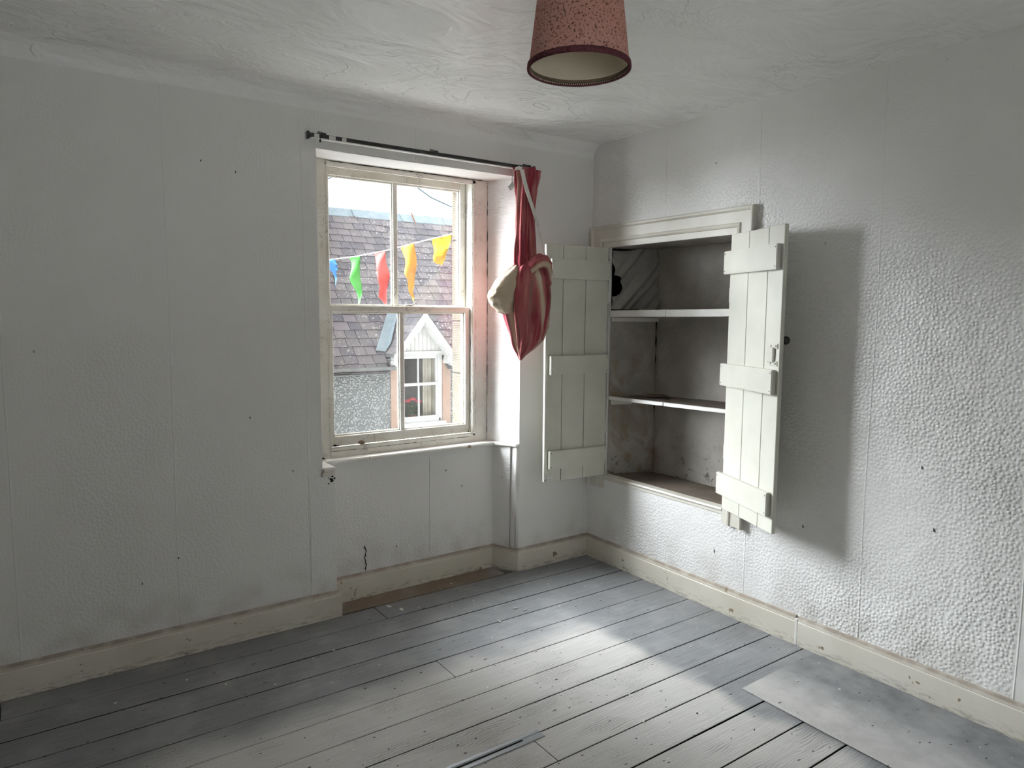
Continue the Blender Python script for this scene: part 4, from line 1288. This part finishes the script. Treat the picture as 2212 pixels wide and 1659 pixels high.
for s in (-1, 1):
    x_e = DX + s * DHW
    wv = .125
    pts = [(DX, D - .22, DZ + .02), (x_e, D - .22, dz(x_e) + .02), (x_e, D - .22, dz(x_e) - wv), (DX, D - .22, DZ - wv - .05)]
    dp('bargeboard', MB().extrude(pts, (0, .035, 0)), M['white_ext'], bevel=.006)
    pts = [(DX, D - .19, DZ - wv - .02), (x_e, D - .19, dz(x_e) - wv + .02), (x_e, D - .19, dz(x_e) - wv - .03), (DX, D - .19, DZ - wv - .09)]
    dp('bargeboard', MB().extrude(pts, (0, .14, 0)), M['white_ext'], bevel=.004)
    # scrolled bracket under the foot of the bargeboard
    dp('bracket', MB().extrude([(x_e - s * .02, D - .18, dz(x_e) - .02), (x_e - s * .12, D - .18, dz(x_e) + .03), (x_e - s * .14, D - .18, dz(x_e) - .16), (x_e - s * .08, D - .18, dz(x_e) - .13), (x_e - s * .05, D - .18, dz(x_e) - .20), (x_e - s * .01, D - .18, dz(x_e) - .13)], (0, .16, 0)), M['white_ext'])
    dp('kneeler', MB().box(min(x_e, x_e - s * .13), max(x_e, x_e - s * .13), D - .06, D + .1, .56, .66), M['gutter'], bevel=.015)
    # slated slope running back into the main roof
    def dpt(x, y, h=0):
        return (x - s * 0 , y, dz(x) + .02 + h)
    def yv(x): return D + (dz(x) + .02 - EZ) / TP
    cols = 5
    rows = 6
    for r_ in range(rows):
        xa = x_e - s * (r_ * DHW / rows); xb = x_e - s * (min(r_ + 1.25, rows) * DHW / rows)
        y0 = D - .22; y1 = yv((xa + xb) / 2) - .05
        y = y0 - random.uniform(0, .1)
        while y < y1:
            ya, yb = max(y, y0), min(y + random.uniform(.20, .26), y1 + .06)
            y = yb
            if yb - ya < .03: continue
            q = MB().add([(xa, ya + .003, dz(xa) + .036), (xa, yb - .003, dz(xa) + .036), (xb, yb - .003, dz(xb) + .024), (xb, ya + .003, dz(xb) + .024),
                          (xa, ya + .003, dz(xa) + .026), (xa, yb - .003, dz(xa) + .026), (xb, yb - .003, dz(xb) + .014), (xb, ya + .003, dz(xb) + .014)],
                         [(0, 1, 2, 3), (7, 6, 5, 4), (0, 4, 5, 1), (1, 5, 6, 2), (2, 6, 7, 3), (3, 7, 4, 0)])
            dp('slate', q, M['slate'])
    q = MB().add([(DX, D - .2, DZ + .012), (x_e, D - .2, dz(x_e) + .012), (x_e, yv(x_e) + .1, dz(x_e) + .012), (DX, yv(DX) + .1, DZ + .012),
                  (DX, D - .2, DZ - .02), (x_e, D - .2, dz(x_e) - .02), (x_e, yv(x_e) + .1, dz(x_e) - .02), (DX, yv(DX) + .1, DZ - .02)],
                 [(0, 1, 2, 3), (7, 6, 5, 4), (0, 4, 5, 1), (1, 5, 6, 2), (2, 6, 7, 3), (3, 7, 4, 0)])
    dp('sarking', q, M['gutter'])
    # lead valley
    v0 = Vector((x_e, yv(x_e) - .02, dz(x_e) + .075)); v1 = Vector((DX, yv(DX) - .02, DZ + .085))
    out = Vector((s * .20, .0, 0)); ins = Vector((-s * .05, -.09, 0)) 
    A0 = v0 + Vector((s * .17, .02, .020)); A1 = v1 + Vector((s * .17, .02, .020))
    B0 = v0 + Vector((-s * .02, -.03, .012)); B1 = v1 + Vector((-s * .02, -.03, .012))
    q = MB().add([A0, v0, v1, A1, A0 - Vector((0, 0, .01)), v0 - Vector((0, 0, .01)), v1 - Vector((0, 0, .01)), A1 - Vector((0, 0, .01))],
                 [(0, 1, 2, 3), (7, 6, 5, 4), (0, 4, 5, 1), (1, 5, 6, 2), (2, 6, 7, 3), (3, 7, 4, 0)])
    C0 = v0 + Vector((-s * .10, -.02, .15)); C1 = v1 + Vector((-s * .02, -.02, .05))
    q.add([v0, C0, C1, v1, v0 - Vector((0, 0, .01)), C0 - Vector((0, 0, .01)), C1 - Vector((0, 0, .01)), v1 - Vector((0, 0, .01))],
          [(0, 1, 2, 3), (7, 6, 5, 4), (0, 4, 5, 1), (1, 5, 6, 2), (2, 6, 7, 3), (3, 7, 4, 0)])
    dp('valley_lead', q, M['lead'], label='pale lead valley flashing')
dp('dormer_ridge', MB().tube([(DX, D - .2, DZ + .055), (DX, yv(DX), DZ + .055)], .04, 8), M['lead'])
dp('soffit_beam', MB().box(DX - .52, DX + .52, D - .07, D + .15, .735, .785), M['white_ext'], bevel=.005)
# dormer window
dw = bpy.data.objects.new('dormer_window', None); COL.objects.link(dw); dw.parent = house; dw['_abs'] = 1
dw.matrix_parent_inverse = Matrix.Translation(-Vector(house.location)); dw['label'] = 'white four-light window'
def wp(name, mb, mat, **kw):
    o = part(name, mb, mat, None, **kw); o.parent = dw; o.matrix_parent_inverse = Matrix.Identity(4); return o
U = M['upvc']; wc = (WX0 + WX1) / 2 - .01
wp('frame', MB().box(WX0, WX0 + .045, D + .01, D + .12, WZ0, WZ1), U, bevel=.004); wp('frame', MB().box(WX1 - .045, WX1 + .03, D + .01, D + .12, WZ0, WZ1), U, bevel=.004)
wp('frame', MB().box(WX0, WX1, D + .01, D + .12, WZ1 - .045, WZ1), U, bevel=.004); wp('frame', MB().box(WX0, WX1, D + .01, D + .12, WZ0, WZ0 + .06), U, bevel=.004)
xi0, xi1, zi0, zi1, zm = WX0 + .045, WX1 - .045, WZ0 + .06, WZ1 - .045, .185
for z0, z1, y in ((zi0, zm + .02, D + .03), (zm - .02, zi1, D + .05)):
    wp('sash_stile', MB().box(xi0, xi0 + .04, y, y + .04, z0, z1), U, bevel=.003); wp('sash_stile', MB().box(xi1 - .04, xi1, y, y + .04, z0, z1), U, bevel=.003)
    wp('sash_rail', MB().box(xi0 + .04, xi1 - .04, y, y + .04, z0, z0 + .045), U, bevel=.003); wp('sash_rail', MB().box(xi0 + .04, xi1 - .04, y, y + .04, z1 - .045, z1), U, bevel=.003)
    wp('astragal', MB().box(wc - .0125, wc + .0125, y + .005, y + .035, z0 + .045, z1 - .045), U)
    for a_, b_ in ((xi0 + .04, wc - .0125), (wc + .0125, xi1 - .04)):
        wp('pane', MB().box(a_, b_, y + .018, y + .022, z0 + .045, z1 - .045), M['glass2'])
wp('sill', MB().box(WX0 - .03, WX1 + .07, D - .08, D + .1, WZ0 - .075, WZ0), U, bevel=.008)
hp('stone_sill', MB().box(WX0 - .08, WX1 + .14, D - .11, D + .1, WZ0 - .17, WZ0 - .076), M['white_ext'], bevel=.01)
# dim room behind the dormer window
m = MB()
m.box(1.9, 4.2, D + 1.6, D + 1.65, -1.2, .75); m.box(1.9, 1.95, D + .3, D + 1.6, -1.2, .75); m.box(4.15, 4.2, D + .3, D + 1.6, -1.2, .75)
m.box(1.9, 4.2, D + .25, D + 1.65, -1.25, -1.2); m.box(1.9, 4.2, D + .25, D + 1.65, .70, .75)
hp('inner_room', m, M['room_dark'])
hp('inner_sill', MB().box(WX0 - .02, WX1 + .02, D + .12, D + .42, WZ0 - .04, WZ0 - .005), U)
m = MB().grid(lambda u, v: (3.17 + u * .30, D + .17 + .018 * math.sin(u * 21) , WZ0 + .02 + v * 1.2), 40, 8)
q = solo('window_curtain', m, M['net'], 'pale cream curtain drawn aside inside the dormer window opposite', 'curtain', smooth=True)
q.modifiers.new('thickness', 'SOLIDIFY').thickness = .003
# geranium on that window sill
ger = thing('potted_geranium', 'red geranium in a pot inside the dormer window opposite', 'pot plant', (2.98, D + .24, WZ0 - .005))
part('pot', MB().lathe([(0, WZ0 - .005), (.055, WZ0 - .005), (.07, WZ0 + .09), (.076, WZ0 + .09), (.076, WZ0 + .11), (.065, WZ0 + .11), (.06, WZ0 + .09), (0, WZ0 + .09)], 2.98, D + .24, 18), M['clay'], ger, smooth=True, ang=40)
for (dx, dzz, dyy) in ((-.10, .365, -.02), (.0, .39, .0), (.12, .35, -.03), (.05, .385, .04)):
    bm_ = MB()
    for i in range(13):
        a = 2.4 * i; rr = .05 * math.sqrt((i + .5) / 13)
        cx, cy, cz = 2.98 + dx + rr * math.cos(a), D + .24 + dyy + rr * math.sin(a), WZ0 + dzz + .03 - rr * .6
        bm_.lathe([(0, cz - .018), (.022, cz - .008), (.024, cz + .004), (.010, cz + .014), (0, cz + .016)], cx, cy, 7)
    part('flower_head', bm_, M['petal'], ger, smooth=True)
    part('stem', MB().tube([(2.98, D + .24, WZ0 + .09), (2.98 + dx * .6, D + .24 + dyy * .6, WZ0 + .25), (2.98 + dx, D + .24 + dyy, WZ0 + dzz)], .004, 6), M['leaf'], ger)
for i in range(26):
    a = random.uniform(0, 6.28); rr = random.uniform(.03, .13); z = WZ0 + random.uniform(.12, .30)
    cx, cy = 2.98 + rr * math.cos(a), D + .24 + rr * math.sin(a) * .5
    lf = MB(); n = 8
    rl = random.uniform(.028, .045); tx, ty = random.uniform(-.5, .5), random.uniform(-.6, .2)
    ring = [(cx + rl * math.cos(2 * math.pi * j / n) * (.85 if j % 2 else 1), cy + rl * math.sin(2 * math.pi * j / n) * (.85 if j % 2 else 1)) for j in range(n)]
    bot = [(x, y, z + (x - cx) * tx + (y - cy) * ty) for x, y in ring]
    lf.extrude(bot, (0, 0, .002))
    part('leaf', lf, M['leaf'], ger)

# bunting strung across the street
A = Vector((3.5, .45)); B = Vector((-2.5, 8.0)); dv = (B - A).normalized(); nv = Vector((-dv.y, dv.x))
def bp(s, z, q=0):
    w = A + dv * s + nv * q
    return (w.x, w.y, z)
def cord_z(s):
    k = [(0, 3.10), (2.0, 2.70), (3.2, 2.445), (3.896, 2.303), (4.275, 2.228), (4.638, 2.149), (5.039, 2.086), (5.405, 2.050), (6.4, 1.98), (8.0, 1.98), (9.64, 2.05)]
    for (a, za), (b, zb) in zip(k, k[1:]):
        if a <= s <= b: return za + (zb - za) * (s - a) / (b - a)
    return k[-1][1]
bun = thing('bunting', 'string of coloured cloth pennants hung across the street outside the window', 'bunting', (*bp(4.7, 1.4),))
part('cord', MB().tube([bp(s, cord_z(s)) for s in [0, 1, 2, 2.6, 3.2, 3.55, 3.896, 4.08, 4.275, 4.45, 4.638, 4.84, 5.039, 5.22, 5.405, 5.9, 6.4, 7.2, 8, 9, 9.63]], .006, 6), M['cord'], bun, smooth=True)
FL = {'blue': [(5.406, 2.053), (5.305, 2.058), (5.291, 2.005), (5.3, 1.933), (5.33, 1.927), (5.324, 1.854), (5.319, 1.722), (5.341, 1.788), (5.361, 1.914), (5.405, 1.974)],
      'green': [(5.133, 2.072), (5.005, 2.092), (5.011, 1.878), (5.006, 1.721), (5.009, 1.543), (5.019, 1.431), (5.051, 1.55), (5.059, 1.668), (5.086, 1.813), (5.105, 1.97)],
      'red': [(4.825, 2.118), (4.673, 2.142), (4.675, 1.978), (4.662, 1.849), (4.672, 1.693), (4.665, 1.616), (4.673, 1.538), (4.694, 1.42), (4.717, 1.537), (4.752, 1.629), (4.743, 1.746), (4.784, 1.901), (4.797, 2.005)],
      'orange': [(4.488, 2.180), (4.324, 2.218), (4.331, 1.999), (4.329, 1.897), (4.358, 1.757), (4.38, 1.693), (4.359, 1.59), (4.366, 1.577), (4.387, 1.603), (4.408, 1.693), (4.397, 1.821), (4.441, 1.924), (4.447, 2.026)],
      'yellow': [(4.118, 2.262), (3.901, 2.31), (3.901, 2.205), (3.955, 2.094), (4.017, 1.976), (4.065, 1.995), (4.112, 2.109), (4.13, 2.222)]}
extra = {'purple': None}
def flag(name, ol, colr):
    bm = bmesh.new()
    # outline filled, then rippled across its width
    n = len(ol)
    fine = []
    for i in range(n):
        a, b = ol[i], ol[(i + 1) % n]
        for j in range(4): fine.append((a[0] + (b[0] - a[0]) * j / 4, a[1] + (b[1] - a[1]) * j / 4))
    vs = [bm.verts.new((s, 0, z)) for s, z in fine]
    es = [bm.edges.new((vs[i], vs[(i + 1) % len(vs)])) for i in range(len(vs))]
    bmesh.ops.triangle_fill(bm, edges=es, use_beauty=True)
    bmesh.ops.subdivide_edges(bm, edges=bm.edges[:], cuts=2, use_grid_fill=True)
    zt = max(z for s, z in ol)
    for v in bm.verts:
        s, z = v.co.x, v.co.z
        dd = zt - z
        q = .05 * min(1, dd * 4) * math.sin(s * 38 + z * 5) + .02 * math.sin(z * 17 + s * 9)
        v.co = Vector(bp(s, z, q))
    r = bmesh.ops.solidify(bm, geom=bm.faces[:], thickness=.0015)
    bmesh.ops.recalc_face_normals(bm, faces=bm.faces)
    me = bpy.data.meshes.new('pennant'); bm.to_mesh(me); bm.free()
    me.materials.append(M['flag_' + colr])
    for p in me.polygons: p.use_smooth = True
    o = link('pennant', me, bun); o['label'] = name
flag('blue pennant, folded', FL['blue'], 'blue'); flag('green pennant', FL['green'], 'green'); flag('red pennant', FL['red'], 'red')
flag('orange pennant', FL['orange'], 'orange'); flag('yellow pennant, caught open', FL['yellow'], 'yellow')
m = MB().tube([(-.2, 6, 4.6), (1.0, 6, 3.85), (1.75, 6, 3.37), (2.006, 6, 3.213), (2.185, 6, 3.116), (2.506, 6, 3.021), (3.4, 6, 2.88), (6.5, 6, 2.9), (9, 6, 3.3)], .010, 6)
solo('overhead_cable', m, M['cable'], 'thin overhead cable sagging across the white sky at the right pane', 'cable', smooth=True)
m = MB().tube([(-5.65, 5, 2.475), (-2.08, 5, 2.43), (-.124, 5, 2.831), (.248, 5, 3.006), (.305, 5, 3.032), (1.122, 5, 3.499), (2.81, 5, 4.61)], .010, 6)
solo('overhead_cable', m, M['cable'], 'thin overhead cable crossing the top corner of the left pane', 'cable', smooth=True)
for o in sc.objects:
    if '_abs' in o: del o['_abs']
